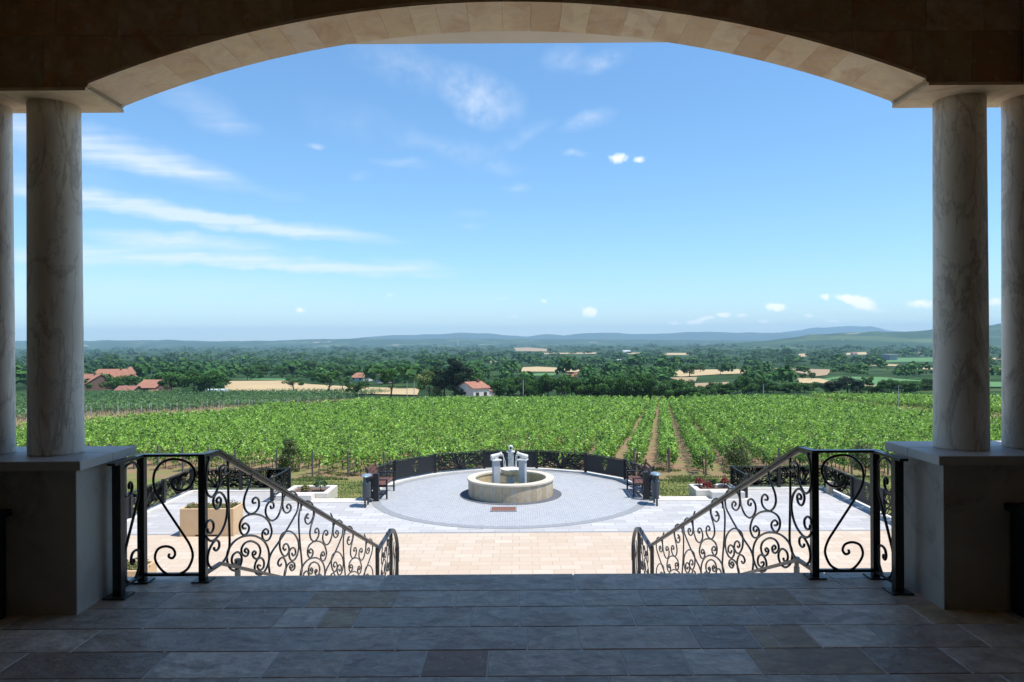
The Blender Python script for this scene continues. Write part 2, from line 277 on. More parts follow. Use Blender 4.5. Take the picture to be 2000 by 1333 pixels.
# ------------------------------------------------------------ geometry helpers
def tag(o, label=None, cat=None, group=None, kind=None):
    if label: o['label'] = label
    if cat: o['category'] = cat
    if group: o['group'] = group
    if kind: o['kind'] = kind
    return o
def empty(name, loc, label=None, cat=None, group=None, rz=0.0):
    o = bpy.data.objects.new(name, None); COL.objects.link(o); o.location = loc; o.rotation_euler = (0, 0, rz)
    o.empty_display_size = 0.2
    return tag(o, label, cat, group)
def origin_of(p):
    v = np.zeros(3)
    while p is not None: v = v + np.array(p.location); p = p.parent
    return v
class MB:
    def __init__(s): s.v = []; s.f = []; s.n = 0
    def add(s, V, Fc):
        V = np.asarray(V, float).reshape(-1, 3)
        s.v.append(V); s.f += [tuple(int(i)+s.n for i in f) for f in Fc]; s.n += len(V); return s
    def box(s, x0, x1, y0, y1, z0, z1):
        V = [(x, y, z) for z in (z0, z1) for y in (y0, y1) for x in (x0, x1)]
        return s.add(V, [(0, 2, 3, 1), (4, 5, 7, 6), (0, 1, 5, 4), (2, 6, 7, 3), (0, 4, 6, 2), (1, 3, 7, 5)])
    def bbox(s, x0, x1, y0, y1, z0, z1, b=0.005):    # box with chamfered vertical and top edges
        rings = []
        for z, i in ((z0, b), (z0+0.0001, 0), (z1-b, 0), (z1, b)):
            xa, xb, ya, yb = x0+i, x1-i, y0+i, y1-i
            c = b*0.8
            rings.append([(xa+c, ya, z), (xb-c, ya, z), (xb, ya+c, z), (xb, yb-c, z), (xb-c, yb, z), (xa+c, yb, z), (xa, yb-c, z), (xa, ya+c, z)])
        V = [p for r in rings for p in r]
        Fc = [tuple(range(7, -1, -1)), tuple(range(24, 32))]
        for k in range(3):
            for i in range(8): Fc.append((k*8+i, k*8+(i+1) % 8, (k+1)*8+(i+1) % 8, (k+1)*8+i))
        return s.add(V, Fc)
    def prism(s, poly, d):   # poly: list of 3D points, extruded by vector d
        poly = np.asarray(poly, float); n = len(poly); d = np.asarray(d, float)
        V = np.vstack([poly, poly+d])
        Fc = [tuple(range(n-1, -1, -1)), tuple(range(n, 2*n))] + [(i, (i+1) % n, n+(i+1) % n, n+i) for i in range(n)]
        return s.add(V, Fc)
    def tube(s, pts, r, sides=6, flat=None, up=(0, 0, 1)):   # r scalar or list; flat=(w,h) for a flat bar
        P = np.asarray(pts, float); n = len(P)
        rr = np.full(n, r) if np.isscalar(r) else np.asarray(r, float)
        T_ = np.gradient(P, axis=0); T_ /= np.maximum(np.linalg.norm(T_, axis=1, keepdims=True), 1e-9)
        U = np.asarray(up, float); rings = []
        if flat:
            w, h = flat[0]/2, flat[1]/2; prof = [(-w, -h), (w, -h), (w, h), (-w, h)]; sides = 4
        else:
            prof = [(math.cos(2*math.pi*k/sides), math.sin(2*math.pi*k/sides)) for k in range(sides)]
        prev = None
        for i in range(n):
            t = T_[i]
            a = np.cross(t, U) if prev is None or flat else prev - t*np.dot(prev, t)
            if np.linalg.norm(a) < 1e-6: a = np.cross(t, (1, 0, 0.01))
            a = a/np.linalg.norm(a); prev = a; b = np.cross(a, t)
            for (x, y) in prof: rings.append(P[i] + (a*x + b*y)*(1.0 if flat else rr[i]))
        Fc = [tuple(range(sides-1, -1, -1)), tuple(range((n-1)*sides, n*sides))]
        for k in range(n-1):
            for i in range(sides): Fc.append((k*sides+i, k*sides+(i+1) % sides, (k+1)*sides+(i+1) % sides, (k+1)*sides+i))
        return s.add(rings, Fc)
    def lathe(s, cx, cy, prof, n=32, sx=1.0, sy=1.0, close=False):    # prof [(r,z)]
        V = []
        for (r, z) in prof:
            for k in range(n):
                a = 2*math.pi*k/n; V.append((cx+r*math.cos(a)*sx, cy+r*math.sin(a)*sy, z))
        Fc = []
        m = len(prof)
        for j in range(m if close else m-1):
            for k in range(n): Fc.append((j*n+k, j*n+(k+1) % n, ((j+1) % m)*n+(k+1) % n, ((j+1) % m)*n+k))
        if not close:
            if prof[0][0] > 1e-6: Fc.append(tuple(range(n-1, -1, -1)))
            if prof[-1][0] > 1e-6: Fc.append(tuple((m-1)*n+k for k in range(n)))
        return s.add(V, Fc)
    def build(s, name, mat, parent=None, smooth=False, auto=None):
        V = np.vstack(s.v)
        V = V - origin_of(parent)
        me = bpy.data.meshes.new(name); me.from_pydata(V.tolist(), [], s.f); me.update()
        if mat: me.materials.append(mat)
        if smooth: me.polygons.foreach_set('use_smooth', [True]*len(me.polygons))
        o = bpy.data.objects.new(name, me); COL.objects.link(o)
        if parent is not None: o.parent = parent
        if auto:
            bv = o.modifiers.new('bevel', 'BEVEL'); bv.width = auto; bv.segments = 2; bv.limit_method = 'ANGLE'
        return o
def quads(name, V, tint, mat, parent=None, origin=None, smooth=False):   # V (n,4,3): many loose quads, one mesh
    n = len(V); V = V.reshape(-1, 3)
    if origin is not None: V = V - np.array(origin)
    me = bpy.data.meshes.new(name)
    me.vertices.add(n*4); me.vertices.foreach_set('co', V.astype(np.float32).ravel())
    me.loops.add(n*4); me.loops.foreach_set('vertex_index', np.arange(n*4, dtype=np.int32))
    me.polygons.add(n); me.polygons.foreach_set('loop_start', np.arange(0, n*4, 4, dtype=np.int32))
    me.update(calc_edges=True)
    a = me.attributes.new('tint', 'FLOAT', 'FACE'); a.data.foreach_set('value', tint.astype(np.float32))
    me.materials.append(mat)
    o = bpy.data.objects.new(name, me); COL.objects.link(o)
    if parent is not None: o.parent = parent
    return o
def leafquads(P, N, size, rg, jitter=0.9, aspect=1.0):   # leaves at P with rough normals N
    n = len(P); N = N + rg.normal(0, jitter, (n, 3)); N /= np.linalg.norm(N, axis=1, keepdims=True)
    A = np.cross(N, rg.normal(0, 1, (n, 3))); A /= np.linalg.norm(A, axis=1, keepdims=True); B = np.cross(N, A)
    s = (np.asarray(size)*rg.uniform(0.65, 1.25, n))[:, None]/2
    A = A*s; B = B*s*aspect
    # a kite with a slight fold, closer to a leaf than a square
    return np.stack([P-A, P-B*0.85+N*s*0.15, P+A*1.1, P+B*0.85+N*s*0.15], axis=1)

# ------------------------------------------------------------ photo measurements -> places
def ray(px, py):
    u0, v0 = px-1000.0, py-666.5
    return ((u0-ROLL*v0-12)/F, -(v0+ROLL*u0)/F)      # x/y, z/y
TD = [(-60, 4.64), (21.75, 4.64), (38, 7.05), (200, 16.4), (260, 17.9), (300, 19.0), (600, 26), (1000, 33), (1600, 38), (3000, 40), (60000, 40)]
def drop(d): return np.interp(d, [a for a, b in TD], [b for a, b in TD])
def gz(d): return EYE-float(drop(d))
_ds = np.exp(np.linspace(math.log(22), math.log(30000), 3000)); _vs = F*drop(_ds)/_ds
def D_at(px, py, h=0.0):     # distance at which a point h above the ground shows at this pixel
    w = -ray(px, py)[1]*F
    vs = F*(drop(_ds)-h)/_ds
    i = np.argmax(vs <= w); return float(_ds[i])
def ground_pt(px, py):
    d = D_at(px, py); return (ray(px, py)[0]*d, d, gz(d))
def on_z(px, py, z):
    u, w = ray(px, py); d = (z-EYE)/w; return (u*d, d, z)
ZP = EYE-4.6      # plaza level
ZV = Vector((0, 0, 0))

# ------------------------------------------------------------ ground
ys = np.array(sorted(set([-60, -20, 0, 10, 21.7, 23, 25, 28, 31, 34, 36, 38, 40, 45, 50] + list(range(60, 320, 10)) + list(np.exp(np.linspace(math.log(330), math.log(16000), 60))))))
us = np.linspace(-1, 1, 61)
V = []; 
for y in ys:
    hw = min(21500, max(90, 1.5*y)); z = gz(y) + (0 if y < 38 else 0)
    for u in us:
        x = u*hw
        V.append((x, y, z + (0.0 if y < 30 else 0.12*math.sin(x*0.21+y*0.13)+0.1*math.sin(x*0.07-y*0.05)) if y < 210 else z))
Fc = []
n = len(us)
for j in range(len(ys)-1):
    for i in range(n-1): Fc.append((j*n+i, j*n+i+1, (j+1)*n+i+1, (j+1)*n+i))
gm = bpy.data.materials.new('ground'); gm.use_nodes = True; t = NT(gm.node_tree); bs = t.n['Principled BSDF']
po = t.new('ShaderNodeNewGeometry').outputs['Position']; sp = t.new('ShaderNodeSeparateXYZ'); t.l.new(po, sp.inputs[0])
n1 = t.noise(po, 0.6, 7, 0.7); n2 = t.noise(po, 9, 6, 0.75); n3 = t.noise(po, 0.012, 6, 0.6)
lawn = t.mix(t.remap(n1, 0.35, 0.65), (0.13, 0.17, 0.045), (0.25, 0.22, 0.075)); lawn = t.mix(t.remap(n2, 0.35, 0.7, 0, 0.6), lawn, (0.07, 0.11, 0.025))
soil = t.mix(t.remap(n2, 0.3, 0.7), (0.2, 0.125, 0.08), (0.3, 0.19, 0.12))
soil = t.mix(t.remap(t.noise(po, 0.5, 5, 0.7, 0.5), 0.46, 0.6, 0, 0.7), soil, (0.14, 0.19, 0.05))
yj = t.math('ADD', sp.outputs[1], t.math('MULTIPLY', t.noise(po, 0.5, 4), 5.0))
c = t.mix(t.remap(yj, 38.5, 41.0), lawn, soil)
far = t.mix(t.remap(n3, 0.4, 0.6), (0.014, 0.038, 0.010), (0.03, 0.07, 0.018)); far = t.mix(t.remap(t.noise(po, 0.05, 5), 0.55, 0.65, 0, 0.4), far, (0.16, 0.17, 0.06))
c = t.mix(t.remap(sp.outputs[1], 212, 222), c, far)
t.l.new(c, bs.inputs['Base Color']); bs.inputs['Roughness'].default_value = 0.95; bs.inputs['Specular IOR Level'].default_value = 0.1
b = t.new('ShaderNodeBump'); b.inputs['Strength'].default_value = 0.6; b.inputs['Distance'].default_value = 0.05; t.set(b.inputs['Height'], n2); t.l.new(b.outputs[0], bs.inputs['Normal'])
g = MB().add(V, Fc).build('ground', gm, smooth=True); tag(g, kind='structure')

def fieldsheet(name, poly, mat, lift=0.35, mound=0.0):
    m = MB(); pts = [ground_pt(*p) for p in poly]
    pts = [(x, y, z+lift) for x, y, z in pts]
    c0 = np.mean(pts, axis=0); c0[2] = gz(c0[1])+lift+mound
    k = len(pts); m.add(pts+[tuple(c0)], [(i, (i+1) % k, k) for i in range(k)])
    o = m.build(name, mat); tag(o, kind='structure'); return o
FIELDS = [([(437, 746), (555, 745), (600, 752), (700, 758), (820, 761), (815, 774), (640, 770), (440, 766)], 'tan', 'wheat_field'),
 ([(799, 720), (822, 720), (817, 729), (805, 729)], 'tan', 'wheat_field'),
 ([(1007, 719), (1050, 717), (1140, 722), (1130, 728), (1080, 727), (1010, 727)], 'tan', 'wheat_field'),
 ([(1028, 731), (1090, 730), (1080, 735), (1030, 735)], 'greenf', 'green_field'),
 ([(1315, 724), (1450, 722), (1465, 730), (1400, 733), (1330, 737), (1312, 735)], 'tan', 'wheat_field'),
 ([(1303, 739), (1362, 738), (1358, 747), (1340, 748)], 'brownf', 'ploughed_field'),
 ([(1350, 751), (1424, 748), (1420, 759), (1385, 762), (1352, 758)], 'brownf', 'ploughed_field'),
 ([(1508, 720), (1625, 723), (1615, 734), (1590, 737), (1558, 729)], 'brownf', 'ploughed_field'),
 ([(1600, 742), (1640, 737), (1720, 738), (1812, 746), (1990, 748), (1990, 758), (1815, 757), (1700, 758), (1640, 752)], 'greenf', 'green_field'),
 ([(1556, 740), (1602, 741), (1640, 751), (1556, 750)], 'tan', 'wheat_field'),
 ([(1678, 751.5), (1712, 753.5), (1708, 757), (1680, 756)], 'brownf', 'ploughed_field'),
 ([(1685, 711), (1755, 713), (1752, 716), (1690, 715)], 'tan', 'wheat_field'),
 ([(1730, 700), (1825, 699), (1825, 707), (1722, 708)], 'greenf', 'green_field'),
 ([(1653, 690), (1692, 688), (1694, 693), (1653, 694)], 'tan', 'wheat_field'),
 ([(1003, 680), (1030, 679), (1070, 682), (1068, 687), (1008, 686)], 'brownf', 'bare_earth'),
 ([(945, 706), (973, 706), (972, 709), (946, 709)], 'tan', 'wheat_field'),
 ([(1785, 717), (1830, 717), (1985, 722), (1985, 727), (1783, 722)], 'tan', 'wheat_field'),
 ([(1300, 690), (1345, 690), (1345, 694), (1290, 694)], 'tan', 'wheat_field'),
 ([(1060, 690), (1165, 689), (1165, 691.5), (1060, 692)], 'tan', 'wheat_field'),
 ([(1560, 692), (1575, 691), (1575, 697), (1560, 698)], 'tan', 'wheat_field'),
 ([(1225, 690), (1250, 689), (1250, 691.5), (1225, 692)], 'tan', 'wheat_field'),
 ([(1130, 713), (1150, 713), (1148, 716), (1130, 716)], 'tan', 'wheat_field'),
 ([(1935, 700), (1960, 699), (1960, 703), (1935, 703)], 'tan', 'wheat_field'),
 ([(440, 742), (540, 740), (600, 744), (555, 744.5)], 'greenf', 'green_field')]
for poly, mt, nm in FIELDS: fieldsheet(nm, poly, M[mt], 0.4 if mt != 'greenf' else 0.34, 3.0 if nm == 'bare_earth' else 0.0)
def inpoly(x, y, poly):
    x = np.asarray(x); y = np.asarray(y); c = np.zeros(x.shape, bool); j = len(poly)-1
    for i in range(len(poly)):
        xi, yi = poly[i]; xj, yj = poly[j]
        c ^= ((yi > y) != (yj > y)) & (x < (xj-xi)*(y-yi)/(yj-yi+1e-9)+xi); j = i
    return c

# ------------------------------------------------------------ far hills
def hills(name, pts, dist, depth, mat, rough=0.0, base=-38.8):
    px = np.linspace(pts[0][0], pts[-1][0], 160); py = np.interp(px, [p[0] for p in pts], [p[1] for p in pts])
    py = py + rough*(np.sin(px*0.11)+np.sin(px*0.047+1)+0.6*np.sin(px*0.31))
    V = []; ts = [0, .15, .3, .45, .6, .75, .88, 1.0, 1.15, 1.4]
    hs = [0, .06, .2, .4, .62, .8, .94, 1.0, .8, 0]
    for k, (tt, hh) in enumerate(zip(ts, hs)):
        d = dist - depth*(1-tt)
        for x, y in zip(px, py):
            u, w = ray(x, y); top = EYE+w*dist
            wob = 1+0.12*math.sin(x*0.05+k*1.7)*(hh < 1)
            V.append((u*dist*(d/dist), d, base + (top-base)*hh*wob if hh < 1 else top))
    n = len(px); Fc = [(j*n+i, j*n+i+1, (j+1)*n+i+1, (j+1)*n+i) for j in range(len(ts)-1) for i in range(n-1)]
    o = MB().add(V, Fc).build(name, mat, smooth=True); tag(o, kind='structure'); return o
hm = pmat('wooded_hills', (0.025, 0.06, 0.02), 0.95, (0.09, 0.13, 0.05), 0.0028, 8, (0.5, 0.66), coords='World', spec=0.1, vmap=(1, 0.5, 1),
          extra=lambda t, c, co: t.mix(t.remap(t.noise(t.mapping(co, scale=(1, 0.6, 1)), 0.0036, 5, 0.6), 0.64, 0.67, 0, 0.8), c, (0.4, 0.34, 0.2, 1)))
hills('hills', [(-300, 668), (0, 666), (60, 666), (200, 666), (290, 664.5), (360, 665.5), (450, 667), (560, 665), (640, 662.5), (700, 662), (800, 663), (900, 662), (1000, 663), (1100, 663), (1250, 664), (1400, 665), (1550, 666), (1700, 668), (1900, 668)], 7600, 2100, hm, 0.25)
hills('hills', [(1380, 673), (1470, 668), (1520, 663), (1580, 655.5), (1640, 650.5), (1700, 649.5), (1760, 648.5), (1820, 645), (1880, 640), (1950, 635), (2100, 628), (2400, 640)], 4600, 1500, hm, 0.2)
mm = pmat('far_mountains', (0.03, 0.06, 0.03), 0.95, (0.05, 0.08, 0.04), 0.0008, coords='World', spec=0.1)
hills('mountains', [(300, 670), (600, 666), (700, 661), (760, 655), (850, 654), (900, 650), (930, 651), (1000, 656), (1030, 658), (1060, 653), (1100, 656), (1130, 652), (1180, 650), (1230, 653), (1300, 652), (1380, 648), (1450, 651), (1520, 650), (1600, 652), (1750, 655), (1990, 660), (2200, 664)], 12200, 2500, mm, 0.15)
hills('mountains', [(1400, 664), (1490, 655), (1540, 648), (1600, 641), (1660, 637), (1700, 639), (1730, 645), (1780, 650), (1850, 655), (1990, 662)], 14500, 2000, mm, 0.12)

# ------------------------------------------------------------ air
hz = MB().box(-22000, 22000, -60.5, 16100, -1400.0, 300.0)
hzm = bpy.data.materials.new('air'); hzm.use_nodes = True; t = NT(hzm.node_tree); t.n.clear()
pv = t.new('ShaderNodeVolumePrincipled'); pv.inputs['Color'].default_value = (0.5, 0.77, 1.0, 1); pv.inputs['Density'].default_value = 8.5e-5; pv.inputs['Anisotropy'].default_value = 0.0
t.l.new(pv.outputs[0], t.new('ShaderNodeOutputMaterial').inputs[1])
HAZE = dict(z0=EYE-40-1.2)
hz.v = [np.where(np.isclose(v[:, 2:3], -1400), np.hstack([v[:, :2], np.full((len(v), 1), HAZE['z0'])]), v) for v in hz.v]
ho = hz.build('haze', hzm); tag(ho, kind='stuff')
# ------------------------------------------------------------ the portico floor and stairs (setting)
CX = -0.06
rows = [(5.03, 5.36, [-2.3, -.97, .39, 1.29, 2.22]), (4.72, 5.03, [-2.33, -1.9, -1.39, -.81, -.42, -.007, .41, .80, 1.21, 1.82]),
        (4.39, 4.72, [-2.25, -1.74, -1.48, -1.22, -1.0, -.3, 0, .695, 1.08, 1.485, 1.83, 2.47]),
        (4.06, 4.39, [-2.48, -1.96, -1.37, -1.09, -.69, .04, .34, 1.0, 1.34, 1.67, 2.05, 2.6]),
        (3.74, 4.06, [-2.7, -1.92, -1.32, -.93, -.51, -.17, .55, .88, 1.235, 1.87, 2.3])]
y = 3.74; k = 0
while y > -3.0:
    xs = []; x = -2.6 + random.uniform(-.3, .3)
    while x < 2.9: xs.append(round(x, 3)); x += random.uniform(.3, .75)
    rows.append((y-.33, y, xs)); y -= .33
m = MB()
for (y0, y1, xs) in rows:
    e = [-4.4, -3.7, -3.1] + list(xs) + [3.0, 3.6, 4.4]
    for a, b_ in zip(e[:-1], e[1:]):
        z = random.uniform(-.0012, .0012)
        m.bbox(a+.004, b_-.004, y0+.0035, y1-.0035 + (0.0 if y1 < 5.3 else 0.02), -0.03, z, 0.003)
fl = m.build('floor', M['floor']); tag(fl, kind='structure')
fl.data.materials.append(M['floorbrown'])
for p in fl.data.polygons:      # the odd brown and olive slabs between the grey ones
    x, y = p.center.x, p.center.y
    for (x0, x1, y0, y1) in ((1.21, 1.82, 4.72, 5.03), (1.34, 1.67, 4.06, 4.39), (1.235, 1.87, 3.74, 4.06), (-.51, -.17, 3.74, 4.06), (-1.39, -.81, 4.72, 5.03), (2.47, 3.0, 4.39, 4.72), (-1.22, -1.0, 4.39, 4.72)):
        if x0 < x < x1 and y0 < y < y1: p.material_index = 1
g = MB().box(-4.4, 4.4, -3.3, 5.355, -0.4, -0.0035).build('floor_bedding', M['grout']); tag(g, kind='structure')
m = MB()
z = 0.0; y = 5.36; nst = 17; rise = 2.4/nst; tread = 6.15/nst
m.box(-2.5, 2.4, 5.36, 5.36+tread*0.6, ZP-.2, -rise)
y += tread*0.6; z = -rise
for i in range(1, nst):
    m.box(-2.5, 2.4, y, y+tread, ZP-.2, z-rise); y += tread; z -= rise
m.box(-2.5, 2.4, y, 12.75, ZP-.2, z-.003)
for i in range(3): m.box(-2.5, 2.4, 12.75+i*.3, 12.75+(i+1)*.3, ZP-.2, z-.14*(i+1)+.002)
s_ = m.build('stairs', M['kerb']); tag(s_, kind='structure')

# ------------------------------------------------------------ the portico
por = empty('portico', (0, 4.8, 0), 'stone portico with a wide low arch carried on paired marble columns, framing the view', 'building')
def arch_z(x):
    t_ = (x-CX)/2.63; return 3.825 - 0.48*t_*t_ - 0.02*t_**4
Y0, Y1 = 4.62, 5.05
XL, XR = CX-2.63, CX+2.63
ZI = 3.28
# facing stones of the arch wall, one island each, cut to the arch line
def facing(yf, yb):
    m = MB(); z0 = ZI+.02; hs = [.0, .33, .66, .99, 1.32, 1.65]
    for j in range(5):
        za, zb = z0+hs[j], z0+hs[j+1]
        x = -4.3 + random.uniform(0, .3)
        while x < 4.3:
            w = random.uniform(.3, .62); a, b_ = x, min(x+w, 4.35); x += w
            n = 24; lo = []
            for i in range(n+1):
                xx = a+.0015+(b_-a-.003)*i/n
                zz = max(za, arch_z(xx)) if XL <= xx <= XR else za
                lo.append((xx, min(zz, zb)))
            keep = [q for q in lo if q[1] < zb-.004]
            if len(keep) < 2: continue
            poly = [(q[0], yf, q[1]+.001) for q in keep] + [(keep[-1][0], yf, zb-.0015), (keep[0][0], yf, zb-.0015)]
            m.prism(poly, (0, yb-yf, 0))
    return m
facing(Y0, Y0+.03).build('arch_wall', M['wallstone'], por)
facing(Y1-.03, Y1).build('arch_wall', M['plaster'], por)
# core of the wall, set back from the faces
m = MB(); N = 60
prev = None
for i in range(N+1):
    xx = XL+(XR-XL)*i/N; zz = arch_z(xx)+.022
    if prev: m.prism([(prev[0], Y0+.031, prev[1]), (xx, Y0+.031, zz), (xx, Y0+.031, 4.95), (prev[0], Y0+.031, 4.95)], (0, Y1-Y0-.062, 0))
    prev = (xx, zz)
m.box(-4.35, XL-.001, Y0+.031, Y1-.031, ZI+.022, 4.95); m.box(XR+.001, 4.35, Y0+.031, Y1-.031, ZI+.022, 4.95)
m.build('wall_core', M['darkwall'], por)
# soffit slabs of the arch
m = MB(); x = XL; pxs = []
while x < XR-.02:
    w = min(random.uniform(.17, .25), XR-x)
    if XR-x-w < .1: w = XR-x
    pts = []
    for i in range(4):
        xx = x+.0008+(w-.0016)*i/3; pts.append((xx, Y0-.004, arch_z(xx)))
    up_ = [(q[0], q[1], q[2]+.021) for q in pts[::-1]]
    m.prism(pts+up_, (0, Y1-Y0+.008, 0)); x += w
m.build('arch_soffit', M['travertine'], por)
for sx0, sx1 in ((-4.35, XL+.0), (XR-.0, 4.35)):
    m = MB(); x = sx0; n_ = 3
    for i in range(n_): m.box(sx0+(sx1-sx0)*i/n_+.0015, sx0+(sx1-sx0)*(i+1)/n_-.0015, Y0-.02, Y1+.0, ZI, ZI+.0205)
    m.build('impost', M['travertine'], por)
for s in (-1, 1):     # side beams; unseen side walls added to keep the interior dark
    xa, xb = (CX-3.75, CX-3.24) if s < 0 else (CX+3.22, CX+3.75)
    MB().box(xa, xb, -3, Y0-.021, ZI+.005, 4.4).build('side_beam', M['wallstone'], por)
    xa, xb = (-4.35, -4.1) if s < 0 else (4.0, 4.3)
    MB().box(xa, xb, -3, Y0-.025, -.02, 4.4).build('unseen_side_wall', M['darkwall'], por)
MB().box(-4.35, 4.3, -3.25, -3.0, -.02, 4.4).build('unseen_back_wall', M['darkwall'], por)  # out of view, added to enclose and darken the room
MB().box(-4.35, 4.35, -3.25, Y0-.001, 4.4, 4.6).build('unseen_ceiling', M['darkwall'], por)  # unseen, put in with the walls for a dark interior
MB().box(-5.0, 5.0, -3.4, Y1+.05, 4.951, 5.2).build('roof', M['plaster'], por)
MB().box(-4.6, 4.6, Y1+.001, 6.34, 4.26, 4.5).build('balcony_slab', M['plaster'], por)
# piers, caps, columns
for s in (-1, 1):
    xi = -2.775 if s < 0 else 2.66; xo = -4.34 if s < 0 else 4.3
    a, b_ = sorted((xi, xo))
    p = MB().bbox(a, b_, 4.62, 5.22, -.02, .914, .004).build('pier', M['pier'], por)
    xi += .06 if s < 0 else -.06
    a, b_ = sorted((xi, xo)); q = .5*(a+b_)
    m = MB()
    cuts = [4.56, 4.93, 5.24]
    for c0, c1 in zip(cuts[:-1], cuts[1:]): m.bbox(a, b_, c0+.001, c1-.001, .915, .972, .004)
    o = m.build('pier_cap', M['cap'], p)
for x in (-3.08, -3.545, 2.946, 3.41):
    prof = [(.163, .973), (.1645, .985), (.163, 1.2), (.161, 1.9), (.158, 2.7), (.156, 3.15), (.156, 3.285)]
    MB().lathe(x, 4.91, prof, 48).build('column', M['marble'], por, smooth=True)
for x0, x1, nm in ((-3.9, -3.17, 'left'), (3.03, 3.75, 'right')):
    m = MB().bbox(x0+.03, x1-.03, 4.14, 4.60, .0, .63, .008); o = None
    t_ = empty('black_planter', (0.5*(x0+x1), 4.37, 0), 'black square planter with a flat lip standing against the %s pier' % nm, 'planter', 'black planters against the piers')
    m.build('body', M['blackpot'], t_); MB().bbox(x0, x1, 4.1, 4.612, .63, .672, .006).build('lip', M['blackpot'], t_)
    MB().box(x0+.05, x1-.05, 4.16, 4.56, .672, .676).build('soil', M['soil'], t_)

# ------------------------------------------------------------ plaza paving (setting)
def disc(name, r0, r1, z0, z1, mat, a0=0, a1=360, cx=-.25, cy=22.15, n=96):
    m = MB()
    V = []; full = abs(a1-a0) >= 360; k = n if full else n+1
    for i in range(k):
        a = R(a0+(a1-a0)*i/n); c_, s_ = math.sin(a), math.cos(a)
        for r, z in ((r0, z0), (r1, z0), (r1, z1), (r0, z1)): V.append((cx+r*c_, cy+r*s_, z))
    Fc = []
    for i in range(n):
        j = (i+1) % k
        for q in range(4): Fc.append((i*4+q, i*4+(q+1) % 4, j*4+(q+1) % 4, j*4+q))
    if not full: Fc += [(0, 1, 2, 3), (n*4+3, n*4+2, n*4+1, n*4)]
    m.add(V, Fc); return m.build(name, mat)
PC = (-.25, 22.15)
YG = 17.72; YK = 21.12
o = MB().box(-10.15, 9.45, 5.3, YG-.03, ZP-.3, ZP).build('beige_paving', M['beigepave']); tag(o, kind='structure')
o = MB().box(-10.15, 9.45, YG-.03, YG+.06, ZP-.3, ZP+.002).build('edging_line', M['line']); tag(o, kind='structure')
o = MB().box(-10.15, 9.45, YG+.06, YK, ZP-.3, ZP).build('grey_paving', M['greypave']); tag(o, kind='structure')
m = MB().box(-10.15, -7.05, YK+.025, 22.85, ZP-.5, ZP); m.box(6.62, 9.45, YK+.025, 22.75, ZP-.5, ZP)
o = m.build('terrace_paving', M['greypave']); tag(o, kind='structure')
m = MB().box(-10.15, -4.3, YK, YK+.025, ZP-.3, ZP-.004); m.box(3.85, 9.45, YK, YK+.025, ZP-.3, ZP-.004)
o = m.build('paving_joint', M['line']); tag(o, kind='structure')
m = MB().bbox(-7.05, -4.35, YK+.025, 21.62, ZP-.6, ZP+.02, .01); m.bbox(3.88, 6.62, YK+.025, 21.62, ZP-.6, ZP+.02, .01)
o = m.build('lawn_kerb', M['kerb']); tag(o, kind='structure')
o = disc('fountain_court', 0.0, 3.85, ZP-1.0, ZP+.006, M['cobble']); tag(o, kind='structure')
o = disc('dark_ring', 3.85, 4.10, ZP-1.0, ZP+.008, M['ring']); tag(o, kind='structure')
o = disc('ring_kerb', 4.10, 4.42, ZP-1.2, ZP+.05, M['kerb'], -101, 101); tag(o, kind='structure')
o = disc('basin_apron', 1.2, 1.53, ZP-.2, ZP+.010, M['apron']); tag(o, kind='structure')
m = MB().bbox(-10.3, -10.05, 8, 22.9, ZP-.8, ZP+.04, .01); m.bbox(-10.04, -7.08, 22.72, 22.98, ZP-.8, ZP+.04, .01)
m.bbox(9.35, 9.6, 8, 22.8, ZP-.8, ZP+.04, .01); m.bbox(6.55, 9.34, 22.62, 22.88, ZP-.8, ZP+.04, .01)
m.bbox(-7.19, -7.06, 21.63, 22.71, ZP-.8, ZP+.03, .01); m.bbox(6.5, 6.63, 21.63, 22.61, ZP-.8, ZP+.03, .01)
o = m.build('terrace_kerb', M['kerb']); tag(o, kind='structure')

# ------------------------------------------------------------ scroll railings
def catmull(P, k=7):
    P = [np.array(p, float) for p in P]
    if len(P) < 3: return np.array(P)
    Q = [2*P[0]-P[1]] + P + [2*P[-1]-P[-2]]; out = []
    for i in range(1, len(Q)-2):
        p0, p1, p2, p3 = Q[i-1:i+3]
        for j in range(k):
            s = j/k; out.append(.5*((2*p1)+(-p0+p2)*s+(2*p0-5*p1+4*p2-p3)*s*s+(-p0+3*p1-3*p2+p3)*s**3))
    out.append(P[-1]); return np.array(out)
def curl(p, d, sign, r0, turns=1.35):    # a spiral that tightens, continuing heading d
    h = math.atan2(d[1], d[0]); out = []; q = np.array(p, float); total = turns*2*math.pi; n = 26; a = 0
    for i in range(n):
        s = (i+.5)/n; r = r0*(1-s)**0.9+r0*.16; da = total/n
        h += sign*da/2; q = q+np.array([math.cos(h), math.sin(h)])*r*da; h += sign*da/2; out.append(q.copy())
    return out
def stroke(P2_, c0=None, c1=None):       # points (s,z) in the railing's plane; c0, c1 = (sign, radius) end curls
    C = catmull(P2_); L = list(C)
    if c1: L += curl(C[-1], C[-1]-C[-2], c1[0], c1[1])
    if c0: L = curl(C[0], C[0]-C[1], c0[0], c0[1])[::-1] + L
    return np.array(L)
XS = -2.235      # plane of the left stair railing
def plane_x(px, py, X=XS):
    u, w = ray(px, py); d = X/u; return (d, EYE+w*d)
c7 = lambda a, b_: plane_x(380+a/4.936, 860+b_/4.936)
c8 = lambda a, b_: plane_x(560+a/6.664, 930+b_/6.664)
